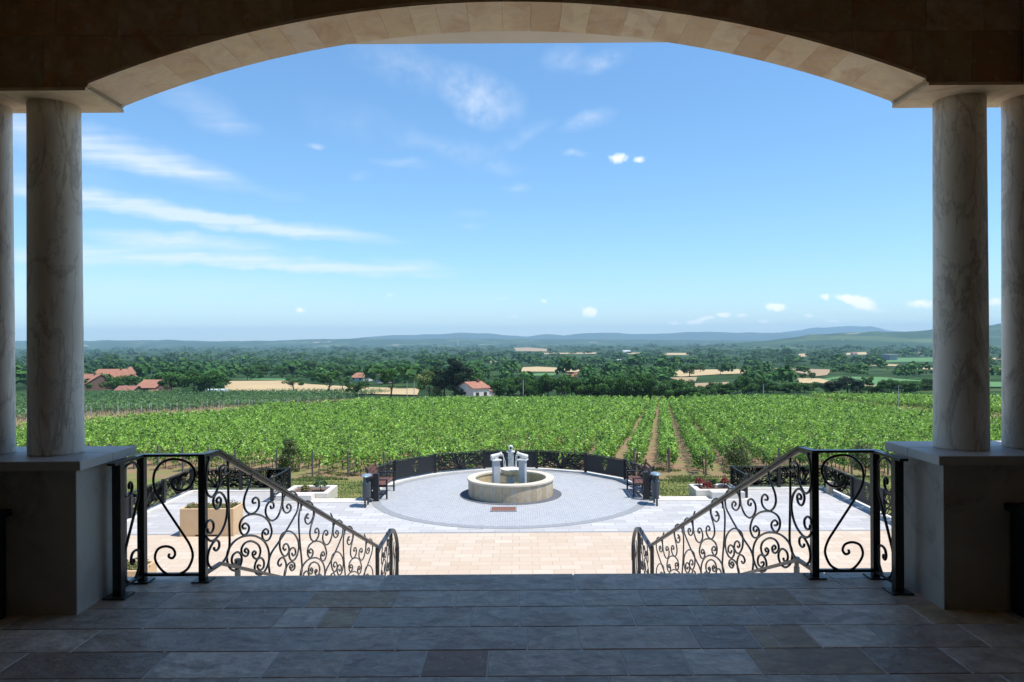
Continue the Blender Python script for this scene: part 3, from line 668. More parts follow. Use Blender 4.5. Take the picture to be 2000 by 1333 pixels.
B1 = [  # bay beside the newel
 [(105, 850), (115, 800), (150, 772), (180, 800), (182, 850), (160, 893), (130, 885), (125, 855)],
 [(105, 925), (150, 970), (200, 955), (260, 880), (300, 780), (315, 660), (295, 560), (250, 505), (205, 520), (180, 580), (190, 640), (215, 663), (245, 635), (255, 580), (238, 552), (215, 570), (215, 600), (235, 600)],
 [(190, 1030), (190, 1055), (215, 1062), (236, 1030), (235, 985), (205, 965), (165, 1010), (135, 1080), (125, 1150), (140, 1210), (190, 1235), (250, 1200), (300, 1140), (330, 1060), (338, 980), (335, 850), (330, 700), (325, 500), (322, 300), (315, 200), (280, 150), (220, 130), (160, 160), (125, 220), (112, 300), (106, 440), (125, 520), (165, 548), (200, 515), (225, 460)],
 [(225, 460), (245, 400), (237, 320), (250, 262), (290, 245), (322, 275), (318, 315), (290, 320), (275, 295), (290, 280)]]
MOT = [
 [(322, 300), (330, 200), (380, 185), (440, 205), (500, 260), (540, 310), (545, 380), (520, 450), (485, 540), (475, 620), (495, 680), (540, 712), (590, 690), (620, 640), (618, 580), (590, 553), (562, 575), (562, 605), (588, 605)],
 [(492, 852), (468, 850), (462, 825), (490, 803), (522, 830), (522, 870), (500, 905), (475, 917), (445, 885), (435, 820), (460, 760), (520, 722), (590, 715), (660, 735), (715, 785), (742, 860), (740, 910), (715, 960), (680, 970), (655, 940), (655, 890), (685, 857), (710, 875), (705, 905), (682, 908), (675, 890)],
 [(405, 1165), (398, 1195), (370, 1195), (358, 1160), (370, 1110), (410, 1080), (445, 1100), (455, 1160), (430, 1230), (385, 1258), (335, 1225), (312, 1140), (330, 1050), (380, 980), (450, 935), (530, 920), (600, 930), (670, 975), (710, 1050), (718, 1140), (700, 1220), (660, 1285), (625, 1298), (590, 1280), (580, 1220), (600, 1160), (640, 1135), (668, 1170), (665, 1225), (635, 1252), (608, 1230), (612, 1205), (635, 1210)],
 [(498, 1085), (482, 1068), (498, 1045), (520, 1070), (510, 1110), (485, 1118), (455, 1090), (455, 1040), (490, 990), (550, 975), (610, 1005), (635, 1060), (625, 1120), (600, 1145), (570, 1130), (558, 1095), (575, 1070), (592, 1085), (580, 1105)],
 [(732, 635), (738, 658), (762, 648), (758, 607), (722, 598), (692, 640), (685, 700), (708, 752), (750, 777), (800, 740), (835, 650), (848, 550), (840, 460), (812, 400)],
 [(900, 660), (888, 640), (908, 618), (928, 640), (922, 680), (890, 703), (860, 680), (848, 620), (860, 550), (900, 505), (945, 495), (985, 530), (1000, 600), (990, 680), (950, 760), (880, 880), (800, 1000), (740, 1090), (715, 1180), (728, 1310)],
 [(878, 1050), (868, 1062), (854, 1040), (868, 1005), (895, 1005), (912, 1050), (900, 1095), (870, 1120), (840, 1090), (822, 1030), (825, 950), (850, 900), (900, 878), (950, 895), (990, 950), (1005, 1020), (995, 1090), (970, 1145), (940, 1162), (915, 1130), (915, 1070), (945, 1037), (970, 1055), (972, 1095), (950, 1115), (938, 1090)],
 [(838, 1195), (822, 1215), (803, 1190), (820, 1148), (855, 1133), (880, 1180), (882, 1240), (868, 1310)],
 [(930, 1235), (948, 1218), (934, 1200), (918, 1225), (938, 1258), (965, 1232), (962, 1190), (935, 1175), (900, 1200), (875, 1250), (862, 1320)]]
P1S = [(285, 550), (265, 548), (258, 520), (280, 498), (299, 525), (292, 500), (265, 500), (240, 545), (245, 600), (280, 627), (325, 580), (350, 490), (335, 370), (280, 325), (220, 350), (180, 420), (158, 530), (160, 700), (175, 900), (190, 1050), (200, 1200), (185, 1300)]
P1S = P1S[:4] + P1S[6:]
S1 = [[c7(*p) for p in s] for s in B1]
SM = [[c7(*p) for p in s] for s in MOT]
SP = [c8(*p) for p in P1S]
PER = 1.885; SLP = -(3.21-.8)/(11.6-5.46)*1.0
def shift(S, k): return [(a+PER*k, b_+SLP*PER*k) for a, b_ in S]
def rail_z(y): return .9 if y < 5.46 else .9+SLP*(y-5.46)
left = []      # strokes in (Y, Z)
for s in S1: left.append(s)
for k in range(3):
    for s in SM: left.append(shift(s, k))
    left.append(shift(SP, k)) if k < 2 else None
def clipstroke(S): return [p for p in S if p[0] < 11.55]
left = [clipstroke(s) for s in left]; left = [s for s in left if len(s) > 3]
# level panels: one large S scroll
SB = [(545, 925), (540, 950), (570, 960), (592, 925), (570, 880), (510, 865), (450, 890), (428, 960), (460, 1030), (520, 1085), (600, 1095), (680, 1060), (720, 1000), (735, 930), (710, 850), (660, 770), (580, 650), (500, 530), (440, 430), (415, 340), (430, 250), (490, 180), (580, 155), (680, 175), (735, 220), (752, 290), (710, 380), (640, 412), (580, 390), (562, 340), (590, 308), (620, 325), (610, 355)]
def plane_y(px, py, Y=5.26):
    u, w = ray(px, py); return (u*Y, EYE+w*Y)
SBp = [plane_y(200+a/4.167, 860+b_/4.167) for a, b_ in SB]
def railing(mir):
    X = (lambda x: x) if not mir else (lambda x: 2*-0.075-x)
    side = 'right' if mir else 'left'
    root = empty('stair_railing', (X(-2.26), 5.27, 0), 'black wrought iron scroll railing going down the %s side of the stairs' % side, 'railing', 'wrought iron stair railings')
    def B(m, name, mat='iron', **k):
        if mir:
            m.v = [np.hstack([2*-0.075-v[:, :1], v[:, 1:]]) for v in m.v]; m.f = [f[::-1] for f in m.f]
        return m.build(name, M[mat], root, **k)
    # posts
    for (x, y, z0, z1, w) in ((-2.69, 4.95, 0, .89, .058), (-2.69, 5.26, 0, .89, .05), (-2.26, 5.27, 0, .89, .05), (-2.235, 11.6, 1.7-4.1, 1.7-3.24, .055), (-2.215, 12.72, 1.7-4.1, 1.7-3.24, .055), (-2.215, 13.36, ZP, 1.7-3.75, .05)):
        m = MB().bbox(x-w/2, x+w/2, y-w/2, y+w/2, z0+.01, z1, .003); B(m, 'post')
        m = MB().bbox(x-w*1.25, x+w*1.25, y-w*1.25, y+w*1.25, z0+.001, z0+.011, .002); B(m, 'base_plate')
    # handrail: level, then down the stairs
    h = .012
    def flat(pts, nm='handrail', w=.056, th=.018):
        m = MB()
        for a, b_ in zip(pts[:-1], pts[1:]):
            a = np.array(a, float); b2 = np.array(b_, float); m.tube([a, b2], 1, flat=(w, th))
        B(m, nm, 'railtop')
    flat([(-2.69, 4.86, .9), (-2.69, 5.285, .9)]); flat([(-2.715, 5.262, .901), (-2.235, 5.262, .901)]); flat([(-2.26, 5.235, .899), (-2.235, 5.465, .899)])
    flat([(-2.235, 5.455, .902), (-2.235, 11.62, rail_z(11.62))])
    zl = 1.7-3.235
    flat([(-2.22, 11.56, zl-.03), (-2.21, 12.74, zl)], w=.075)
    cur = [(-2.21, 12.74, zl), (-2.21, 12.95, zl-.07), (-2.21, 13.15, zl-.2), (-2.21, 13.3, zl-.36), (-2.21, 13.37, zl-.55), (-2.21, 13.36, zl-.75)]
    B(MB().tube(catmull(cur), 1, flat=(.06, .02)), 'handrail', 'railtop')
    # under-rail bar and bottom rail
    B(MB().tube([(-2.235, 5.3, .875), (-2.235, 5.46, .875), (-2.235, 11.6, .875+SLP*6.14)], 1, flat=(.022, .02)), 'under_rail')
    B(MB().tube([(-2.69, 4.97, .05), (-2.69, 5.25, .05)], 1, flat=(.03, .02)), 'bottom_rail'); B(MB().tube([(-2.67, 5.26, .05), (-2.27, 5.26, .05)], 1, flat=(.03, .02)), 'bottom_rail')
    B(MB().tube([(-2.25, 5.29, .05), (-2.235, 5.52, .05), (-2.235, 5.54, .04), (-2.235, 11.57, .04+SLP*6.05)], 1, flat=(.03, .022)), 'bottom_rail')
    B(MB().tube([(-2.22, 11.63, 1.7-4.02), (-2.215, 12.7, 1.7-4.02)], 1, flat=(.03, .022)), 'bottom_rail')
    for s in left:
        C = catmull(s, 4); L = [(XS, a, b_) for a, b_ in C]
        B(MB().tube(L, .0095, 6, up=(1, 0, 0)), 'scroll', smooth=True)
    C = catmull(SBp, 7); B(MB().tube([(a, 5.26, b_) for a, b_ in C], .0095, 6, up=(0, 1, 0)), 'scroll', smooth=True)
    a0, a1 = min(p[0] for p in SBp), max(p[0] for p in SBp)
    C2 = [(-2.69, 4.985+(a1-p[0])/(a1-a0)*.25, p[1]) for p in C]; B(MB().tube(C2, .0095, 6, up=(1, 0, 0)), 'scroll', smooth=True)
    # landing panel: the same motif, squeezed
    for s in SM[:7]:
        L = [(-2.218, 11.66+(a-5.6)*.52, b_-SLP*(a-5.46)+(zl-.9)) for a, b_ in s]
        B(MB().tube(catmull(L, 4), .009, 5, up=(1, 0, 0)), 'scroll', smooth=True)
    for k_, (yy0, zz0) in enumerate(((12.85, -.1), (13.0, -.2), (13.15, -.3))):
        L = [(-2.213, yy0+.05*math.sin(q*2.2), zl-.95+q*.85/6+zz0) for q in range(7)]; B(MB().tube(catmull(L, 5), .009, 5, up=(1, 0, 0)), 'scroll', smooth=True)
    return root
railing(False); railing(True)

# ------------------------------------------------------------ plaza fences
def tree_panel(w, h, rg):
    segs = []
    def br(x, z, a, th, depth):
        L = rg.uniform(.09, .16)*h/.5
        for st in range(3):
            nx, nz = x+math.sin(a)*L, z+math.cos(a)*L
            if nx < .01 or nx > w-.01 or nz > h-.01 or nz < .01:
                f = 1.0
                for lo, hi, v0, v1 in ((.01, w-.01, x, nx), (.01, h-.01, z, nz)):
                    if v1 < lo: f = min(f, (lo-v0)/(v1-v0))
                    if v1 > hi: f = min(f, (hi-v0)/(v1-v0))
                segs.append(((x, z), (x+(nx-x)*f, z+(nz-z)*f), th)); return
            segs.append(((x, z), (nx, nz), th)); x, z = nx, nz
            if depth < 3 and rg.random() < .9: br(x, z, a+rg.choice([-1, 1])*rg.uniform(.35, .8), th*.82, depth+1)
            a += rg.normal(0, .22)
    for a in np.linspace(-1.52, 1.52, 17): br(w/2, .015, a+rg.normal(0, .04), .03, 0)
    return segs
def emblem_cell(s, z):     # a bunch of grapes with a leaf, cut out of the plate (s,z about the centre)
    s /= 1.25; z /= 1.25
    for r_, n_ in enumerate((4, 3, 2, 1)):
        for i in range(n_):
            if (s-(i-(n_-1)/2)*.055)**2+(z-(.04-r_*.05))**2 < .019**2: return True
    return (s-.04)**2/.05**2+(z-.125)**2/.028**2 < 1 or (abs(s) < .008 and .06 < z < .11)
def fence(pts, kinds, label, seed, h=.64, thick_ends=False, zb=ZP+.05):
    rg = np.random.default_rng(seed)
    root = empty('fence', (pts[0][0], pts[0][1], zb), label, 'fence')
    for i, p in enumerate(pts):
        w = .045 if not (thick_ends and i in (0, len(pts)-1)) else .075; top = zb+h+(.03 if w < .05 else .12)
        m = MB().bbox(p[0]-w, p[0]+w, p[1]-w, p[1]+w, zb-.02 if w < .05 else ZP, top, .004); m.build('post', M['fence'], root)
    for (a, b_), kd in zip(zip(pts[:-1], pts[1:]), kinds):
        a = np.array(a); b_ = np.array(b_); d = b_-a; w = np.linalg.norm(d); d /= w; a = a+d*.045; w -= .09; nrm = np.array([-d[1], d[0]])
        pt = lambda s, z, o=0: (a[0]+d[0]*s+nrm[0]*o, a[1]+d[1]*s+nrm[1]*o, zb+z)
        MB().tube([pt(0, h), pt(w, h)], 1, flat=(.04, .025)).build('top_rail', M['fence'], root)
        MB().tube([pt(0, .05), pt(w, .05)], 1, flat=(.03, .02)).build('bottom_rail', M['fence'], root)
        m = MB()
        if kd == 't':
            for (p0, p1, th) in tree_panel(w, h-.08, rg):
                q0, q1 = np.array(p0), np.array(p1); e = q1-q0; L = np.linalg.norm(e)
                if L < 1e-4: continue
                e /= L; nn = np.array([-e[1], e[0]])*th/2
                cs = [q0-nn, q1-nn, q1+nn, q0+nn]
                m.prism([pt(c_[0], c_[1]+.06, -.003) for c_ in cs], nrm.tolist()+[0] if False else (nrm[0]*.006, nrm[1]*.006, 0))
            for s_ in (.0, w-.012): m.prism([pt(s_, .06, -.004), pt(s_+.012, .06, -.004), pt(s_+.012, h-.01, -.004), pt(s_, h-.01, -.004)], (nrm[0]*.008, nrm[1]*.008, 0))
            m.build('tree_lattice', M['fence'], root)
        else:
            nx, nz = int(w/.016), int((h-.09)/.016); dx, dz = w/nx, (h-.09)/nz; V = []; Fc = []
            for side in (-.003, .003):
                b0 = len(V)
                for j in range(nz+1):
                    for i in range(nx+1): V.append(pt(i*dx, .065+j*dz, side))
                for j in range(nz):
                    for i in range(nx):
                        if not emblem_cell((i+.5)*dx-w/2, (j+.5)*dz-(h-.09)/2): Fc.append((b0+j*(nx+1)+i, b0+j*(nx+1)+i+1, b0+(j+1)*(nx+1)+i+1, b0+(j+1)*(nx+1)+i))
            m.add(V, Fc).build('solid_panel', M['fence'], root)
    return root
def ringp(a, r=4.27): return (PC[0]-.05+r*math.sin(R(a)), PC[1]+r*math.cos(R(a)))
fence([(-4.12, 21.28), (-4.44, 21.27)]+[ringp(a) for a in (-86, -62, -37.6, -12.6, 12.6, 37.6, 62, 86)]+[(3.98, 21.27), (3.66, 21.28)], 'sttstststts', 'curved black steel fence of tree patterned and plain panels behind the fountain', 3, thick_ends=True)
fence([(-10.15, 14.0), (-10.15, 15.8), (-10.15, 17.5), (-10.15, 19.25), (-10.15, 21.05), (-10.15, 22.85), (-8.62, 22.85), (-7.12, 22.85), (-7.12, 21.25)], 'ststsstt'.replace('s', 's')[:4]+'tttt', 'black tree patterned fence around the left terrace, behind the beige planter', 5)
fence([(9.47, 14.0), (9.47, 15.7), (9.47, 17.4), (9.47, 19.15), (9.47, 20.95), (9.47, 22.75), (8.02, 22.75), (6.57, 22.75), (6.57, 21.35)], 'sttsttts'[:3]+'stttt', 'black tree patterned fence around the right terrace, beside the small stone bollard', 6)

# ------------------------------------------------------------ fountain
ft = empty('fountain', (PC[0], PC[1], ZP), 'round stone fountain with three cannon spouts pouring into a central bowl', 'fountain')
m = MB().lathe(PC[0], PC[1], [(1.27, ZP), (1.27, ZP+.455), (1.08, ZP+.455), (1.08, ZP)], 96, close=True); m.build('basin_wall', M['basin'], ft)
m = MB().lathe(PC[0], PC[1], [(1.295, ZP+.456), (1.305, ZP+.465), (1.305, ZP+.51), (1.297, ZP+.52), (1.07, ZP+.52), (1.06, ZP+.51), (1.06, ZP+.456)], 96, close=True); m.build('basin_rim', M['rim'], ft)
MB().lathe(PC[0], PC[1], [(1.078, ZP+.05), (1.078, ZP+.17)], 64).build('pool_water', M['water'], ft)
MB().lathe(PC[0], PC[1], [(.2, ZP+.1), (.2, ZP+.22), (.15, ZP+.26), (.13, ZP+.5), (.15, ZP+.56), (.2, ZP+.58)], 24).build('stem', M['bluegrey'], ft, smooth=True)
bw = MB().lathe(PC[0], PC[1], [(.15, ZP+.58), (.22, ZP+.61), (.28, ZP+.67), (.31, ZP+.74), (.315, ZP+.77), (.30, ZP+.775), (.285, ZP+.75), (.05, ZP+.72)], 40).build('bowl', M['rim'], ft, smooth=True)
MB().lathe(PC[0], PC[1], [(.284, ZP+.74), (.284, ZP+.756)], 40).build('bowl_water', M['jet'], ft)
SPT = [(-.42, -.42, 1.12, .195, 'bluegrey', 30), (.36, -.42, 1.12, .195, 'bluegrey', -30), (-.0, .78, 1.18, .17, 'whitestone', 0)]
for (dx, dy, hh, w, mt, ang) in SPT:
    x, y = PC[0]+dx, PC[1]+dy
    rt = Matrix.Rotation(R(ang*.6), 3, 'Z')
    def rbox(m, x0, x1, y0, y1, z0, z1):
        b_ = MB().bbox(x0, x1, y0, y1, z0, z1, .006); v = b_.v[0]; v2 = np.array([list(rt @ Vector((q[0], q[1], 0)))[:2]+[q[2]] for q in v]); v2[:, 0] += x; v2[:, 1] += y; m.add(v2, b_.f)
    m = MB(); rbox(m, -w/2, w/2, -w/2, w/2, ZP+.1, ZP+hh-.035); pd = m.build('pedestal', M[mt], ft)
    m = MB(); rbox(m, -w/2-.04, w/2+.04, -w/2-.04, w/2+.04, ZP+hh-.034, ZP+hh); m.build('slab', M['whitestone'], pd)
    m = MB(); rbox(m, -.05, .05, -.05, .05, ZP+hh+.001, ZP+hh+.06); m.build('foot', M['whitestone'], pd)
    # barrel pointing to the bowl
    if dy < 0: dirv = np.array([-dx*.95, .12, 0.045*2.2]); L = .34
    else: dirv = np.array([0, -1, .0]); L = .26
    dirv = dirv/np.linalg.norm(dirv); c_ = np.array([x, y, ZP+hh+.11]); a = c_-dirv*L*.48; P_ = [a, a+dirv*L*.06, a+dirv*L*.5, a+dirv*L*.86, a+dirv*L*.88, a+dirv*L]
    m = MB().tube(P_, [.05, .068, .06, .05, .066, .064], 16); cn = m.build('cannon', M['whitestone'], ft, smooth=False)
    MB().tube([a+dirv*L*.985, a+dirv*(L+.004)], [.036, .036], 14).build('bore_shade', M['blackpot'], cn)  # black disc painting the shaded bore on the closed barrel end
    # thin streams of water
    if dy < 0:
        s0 = a+dirv*(L+.0)
        for k_ in range(2):
            tgt = np.array([PC[0]+np.sign(dx)*(.13+.05*k_), PC[1]-.1+.06*k_, ZP+.75]); pts = []
            for i in range(9):
                s = i/8; q = s0+(tgt-s0)*np.array([s, s, s*s]) + np.array([0, 0, -.02*math.sin(s*9+k_)*0]); q[0] += .006*math.sin(s*11+k_*2); pts.append(q)
            MB().tube(pts, [.011]*9, 6).build('water_stream', M['jet'], ft, smooth=True)
# grate
gr = empty('drain_grate', (-.43, 20.15, ZP), 'rusty rectangular drain cover in the cobbles in front of the fountain', 'drain cover')
m = MB()
for i in range(14): m.box(-.74+i*.046, -.74+i*.046+.036, 19.87, 20.33, ZP+.010, ZP+.022)
m.build('slats', M['rust'], gr)
m = MB(); m.box(-.78, -.745, 19.84, 20.36, ZP+.008, ZP+.026); m.box(-.1, -.065, 19.84, 20.36, ZP+.008, ZP+.026); m.box(-.745, -.1, 19.84, 19.87, ZP+.008, ZP+.026); m.box(-.745, -.1, 20.33, 20.36, ZP+.008, ZP+.026)
m.build('frame', M['line'], gr)

# ------------------------------------------------------------ benches and bins
def bench(x, s, label):      # s: +1 seat faces +x (left bench)
    rt = empty('bench', (x, 22.1, ZP), label, 'bench', 'benches on the fountain court'); f = x
    X = lambda a: f+s*a
    def bx(m, a0, a1, y0, y1, z0, z1): u0, u1 = sorted((X(a0), X(a1))); m.bbox(u0, u1, y0, y1, ZP+z0, ZP+z1, .003)
    ya, yb = 21.48, 22.76
    m = MB()
    for i in range(4): bx(m, -.40+i*.105, -.40+i*.105+.09, ya+.04, yb-.04, .40, .425)
    m.build('seat', M['wood'], rt)
    m = MB()
    for i in range(4):
        a = -.43-.035*i; bx(m, a-.02, a, ya+.04, yb-.04, .49+.105*i, .575+.105*i)
    m.build('backrest', M['wood'], rt)
    for y in (ya, yb-.05):
        m = MB(); bx(m, .0, .045, y, y+.05, .008, .56); m.build('leg', M['fence'], rt)
        m = MB(); bx(m, -.46, -.415, y, y+.05, .008, .45)
        m.tube([(X(-.44), y+.025, ZP+.44), (X(-.57), y+.025, ZP+.93)], 1, flat=(.045, .05)); m.build('leg', M['fence'], rt)
        m = MB(); bx(m, -.415, .0, y+.005, y+.045, .36, .398); bx(m, -.415, .0, y+.01, y+.04, .14, .17); m.build('side_frame', M['fence'], rt)
        m = MB(); bx(m, -.5, .05, y-.005, y+.055, .561, .59); m.build('armrest', M['fence'], rt)
    return rt
bench(-3.88, 1, 'red-brown slatted bench with black iron frame left of the fountain')
bench(3.36, -1, 'red-brown slatted bench with black iron frame right of the fountain')
def litter(x, s, label):
    rt = empty('litter_bin', (x, 20.65, ZP), label, 'litter bin', 'litter bins beside the fountain court')
    for y in (20.44, 20.84): MB().bbox(x-.025, x+.025, y-.022, y+.022, ZP+.001, ZP+.84, .004).build('post', M['bin'], rt)
    MB().lathe(x, 20.64, [(.1, ZP+.26), (.105, ZP+.27), (.105, ZP+.66), (.10, ZP+.665)], 24, 1.1, 1.75).build('bucket', M['bin'], rt, smooth=False)
    MB().lathe(x, 20.64, [(.11, ZP+.842), (.125, ZP+.85), (.12, ZP+.875), (.05, ZP+.895), (.0005, ZP+.898)], 28, 1.1, 2.1).build('lid', M['binlid'], rt, smooth=True)
    return rt
litter(-4.27, 1, 'dark grey steel litter bin on two legs at the left edge of the fountain court')
litter(3.82, -1, 'dark grey steel litter bin on two legs at the right edge of the fountain court')
# low bollard lamps beside the stairs
for x, y, sd in ((-4.97, 13.0, 'left'), (4.85, 12.9, 'right')):
    rt = empty('bollard_light', (x, y, ZP), 'short dark bollard lamp standing behind the %s stair railing' % sd, 'bollard light', 'bollard lamps by the stairs')
    MB().lathe(x, y, [(.05, ZP), (.05, ZP+.62)], 20).build('body', M['bin'], rt, smooth=False)
    MB().lathe(x, y, [(.04, ZP+.62), (.04, ZP+.70)], 20).build('lens', M['glass'], rt)
    MB().lathe(x, y, [(.056, ZP+.70), (.056, ZP+.77), (.05, ZP+.79)], 20).build('cap', M['fence'], rt)
o = MB().bbox(9.2, 9.36, 21.95, 22.11, ZP+.0, ZP+.36, .008).build('stone_bollard', M['bollard']); tag(o, 'small beige square stone bollard in the corner of the right terrace', 'bollard')

# ------------------------------------------------------------ planters
def clumpq(cx, cy, cz, rx, ry, rz, n, size, rg, low=0.0):
    d = rg.normal(0, 1, (n, 3)); d /= np.linalg.norm(d, axis=1, keepdims=True); d[:, 2] = np.where(d[:, 2] < low, -d[:, 2]*.5, d[:, 2])
    r = rg.uniform(.55, 1.0, (n, 1))**.5; P = d*r*np.array([rx, ry, rz]) + np.array([cx, cy, cz]) + rg.normal(0, .06, (n, 3))*np.array([rx, ry, rz])
    return leafquads(P, d+np.array([0, 0, .4]), size, rg), np.clip(rg.normal(.45, .28, n), 0, 1)
def beige_planter(x0, y0, label, w=1.28, d=.62):
    rt = empty('planter_box', (x0+w/2, y0+d/2, ZP), label, 'planter', 'beige planter boxes'); h = .665
    m = MB(); t_ = .05
    tap = .0
    m.bbox(x0, x0+w, y0, y0+t_, ZP+.05, ZP+h, .01); m.bbox(x0, x0+w, y0+d-t_, y0+d, ZP+.05, ZP+h, .01)
    m.bbox(x0, x0+t_, y0+t_+.001, y0+d-t_-.001, ZP+.05, ZP+h-.001, .004); m.bbox(x0+w-t_, x0+w, y0+t_+.001, y0+d-t_-.001, ZP+.05, ZP+h-.001, .004); m.box(x0+.02, x0+w-.02, y0+.02, y0+d-.02, ZP+.052, ZP+.1)
    b_ = m.build('box', M['pot'], rt)
    for a in (x0+.0, x0+w*.62, ): pass
    for a, c_ in ((x0+.002, x0+w*.28), (x0+w*.72, x0+w-.002)): MB().box(a, c_, y0+.004, y0+d-.004, ZP+.001, ZP+.0505).build('foot', M['pot'], rt)
    MB().box(x0+t_, x0+w-t_, y0+t_, y0+d-t_, ZP+.3, ZP+h-.05).build('soil', M['soil'], rt)
    rg = np.random.default_rng(int(abs(y0)*10)); Q = []; Tn = []
    for i in range(34):
        q, tt = clumpq(rg.uniform(x0+.09, x0+w-.09), rg.uniform(y0+.08, y0+d-.08), ZP+h-.03, .1, .1, rg.uniform(.07, .15), 55, .035, rg); Q.append(q); Tn.append(tt)
    quads('plants', np.vstack(Q), np.concatenate(Tn), M['succ'], rt, rt.location)
beige_planter(-8.06, 17.5, 'beige rectangular planter box with low olive plants on the paving edge')
beige_planter(-7.85, 12.75, 'beige planter box with a green plant, mostly hidden behind the left pier')
def stonebed(boxes, label, plants, loc):
    rt = empty('raised_bed', loc, label, 'raised bed', 'white stone raised beds')
    for (x0, x1, y0, y1, h) in boxes:
        m = MB(); t_ = .16
        m.bbox(x0, x1, y0, y0+t_, ZP-.25, ZP+h, .008); m.bbox(x0, x1, y1-t_, y1, ZP-.25, ZP+h, .008)
        m.bbox(x0, x0+t_, y0+t_+.001, y1-t_-.001, ZP-.25, ZP+h-.001, .004); m.bbox(x1-t_, x1, y0+t_+.001, y1-t_-.001, ZP-.25, ZP+h-.001, .004)
        m.build('stone_wall', M['kerb'], rt)
        MB().box(x0+t_, x1-t_, y0+t_, y1-t_, ZP-.3, ZP+h-.07).build('soil', M['soil'], rt)
    for (x, y, z, rx, rz, mt, lb) in plants:
        rg = np.random.default_rng(int(abs(x*100)))
        q, tt = clumpq(x, y, ZP+z, rx, rx, rz, 420, .045, rg, -.2)
        o = empty('bush', (x, y, ZP+z), lb, 'bush'); quads('leaves', q, tt, M[mt], o, o.location)
        MB().tube([(x, y, ZP+z-rz*.9), (x, y, ZP+z+rz*.3)], [.012, .006], 5).build('stem', M['bark'], o)
stonebed([(-6.98, -5.62, 21.64, 22.85, .17), (-7.0, -5.98, 21.2, 21.6, .2)], 'white stone raised bed with a round green bush beside the left terrace',
         [(-6.0, 22.3, .28, .2, .2, 'box', 'round dark green bush in the left stone bed'), (-6.45, 22.25, .17, .13, .12, 'succ', 'small straw coloured plant in the left stone bed')], (-6.3, 22.2, ZP))
stonebed([(5.2, 6.48, 21.64, 22.6, .19), (5.55, 6.5, 21.2, 21.6, .22)], 'white stone raised bed with red leaved bushes beside the right terrace',
         [(5.48, 22.35, .27, .15, .16, 'redleaf', 'red leaved bush at the back corner of the right stone bed'), (5.62, 22.0, .24, .15, .15, 'redleaf', 'red leaved bush in the middle of the right stone bed'), (5.9, 22.4, .25, .1, .1, 'box', 'small green bush between red ones in the right stone bed'), (6.25, 22.4, .27, .13, .15, 'redleaf', 'red leaved bush nearest the right terrace fence')], (5.9, 22.1, ZP))
# ------------------------------------------------------------ vineyards
def gzz(x, y): return EYE-drop(y) + np.where((y > 30) & (y < 210), 0.12*np.sin(x*0.21+y*0.13)+0.1*np.sin(x*0.07-y*0.05), 0)
def row_mesh(x0, y0, tx, y1, y2, rg, hgt=1.35, half=.52, dens=1.3, lod=1.0, skirt=False):
    """leaves of one row between distances y1 and y2; the row runs along (tx,1) from (x0,y0)"""
    Q = []; Tn = []
    bands = [(0, 62, .115, 215), (62, 90, .155, 120), (90, 130, .21, 66), (130, 400, .29, 36)]
    for (a, b_, sz, dn) in bands:
        ya, yb = max(a, y1), min(b_, y2)
        if yb <= ya: continue
        sz *= lod; nc = int((yb-ya)*dn*dens/lod**2/5)
        y = rg.uniform(ya, yb, nc)          # shoots first, then the leaves on each
        ph = rg.uniform(0, 6)
        plant = np.cos(2*np.pi*y/1.1+ph)*.08
        env = 1+.13*np.sin(y*1.7+ph)+.1*np.sin(y*.63+ph*2)+.12*np.sin(y*4.1+ph)+plant
        th = rg.uniform(-.34*np.pi, 1.34*np.pi, nc)
        rr = rg.uniform(.6, 1.04, nc)
        hw = half*env; zc = (.83 if not skirt else .76)*hgt/1.35; hh = (.47 if not skirt else .58)*hgt/1.35*env
        ox = np.cos(th)*hw*rr; oz = zc+np.sin(th)*hh*rr
        sh = rg.random(nc) < .15; oz = np.where(sh, zc+hh+rg.uniform(0, .32, nc), oz); ox = np.where(sh, ox*.6, ox)
        hg = rg.random(nc) < .06; ox = np.where(hg, ox*1.4, ox)
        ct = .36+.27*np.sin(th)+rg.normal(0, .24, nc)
        rep = lambda q: np.repeat(q, 5)
        n = nc*5; y = rep(y)+rg.normal(0, sz*.55, n); ox = rep(ox)+rg.normal(0, sz*.55, n); oz = rep(oz)+rg.normal(0, sz*.5, n)
        x = x0+tx*(y-y0)+ox
        P = np.stack([x, y, gzz(x, y)+np.maximum(oz, .1)], 1)
        t3 = rep(th); N = np.stack([np.cos(t3)*.8, np.zeros(n), np.sin(t3)*.7+.65], 1)
        Q.append(leafquads(P, N, sz, rg, .65))
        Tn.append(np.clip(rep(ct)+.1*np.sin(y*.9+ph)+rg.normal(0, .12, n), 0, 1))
    return np.vstack(Q), np.concatenate(Tn)
pstem = None
def vine_row(x0, y0, tx, y1, y2, rg, label, group, mat='vine', stems=True, **kw):
    xs = x0+tx*(y1-y0); root = empty('vine_row', (xs, y1, float(gzz(xs, y1))), label, 'vine row', group)
    q, tt = row_mesh(x0, y0, tx, y1, y2, rg, **kw)
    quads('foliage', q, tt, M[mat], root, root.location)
    k = 0
    for y in [y1-.15]+([y1+5.5, y1+11] if stems and y1 < 60 else []):
        x = x0+tx*(y-y0); z = float(gzz(x, y)); w = .04
        MB().bbox(x-w, x+w, y-w, y+w, z-.1, z+1.38 if k == 0 else z+1.42, .006).build('post', M['postwood'], root); k += 1
    if stems:
        m = MB(); y = y1+.5
        while y < min(y1+14, y2):
            x = x0+tx*(y-y0)+rg.normal(0, .03); z = float(gzz(x, y))
            m.tube([(x, y, z-.05), (x+rg.normal(0, .03), y+rg.normal(0, .04), z+.3), (x+rg.normal(0, .04), y+rg.normal(0, .05), z+.62)], [.028, .022, .018], 5); y += rg.uniform(.85, 1.15)
        o = m.build('stems', M['bark'], root); o['kind'] = 'stuff'
    return root
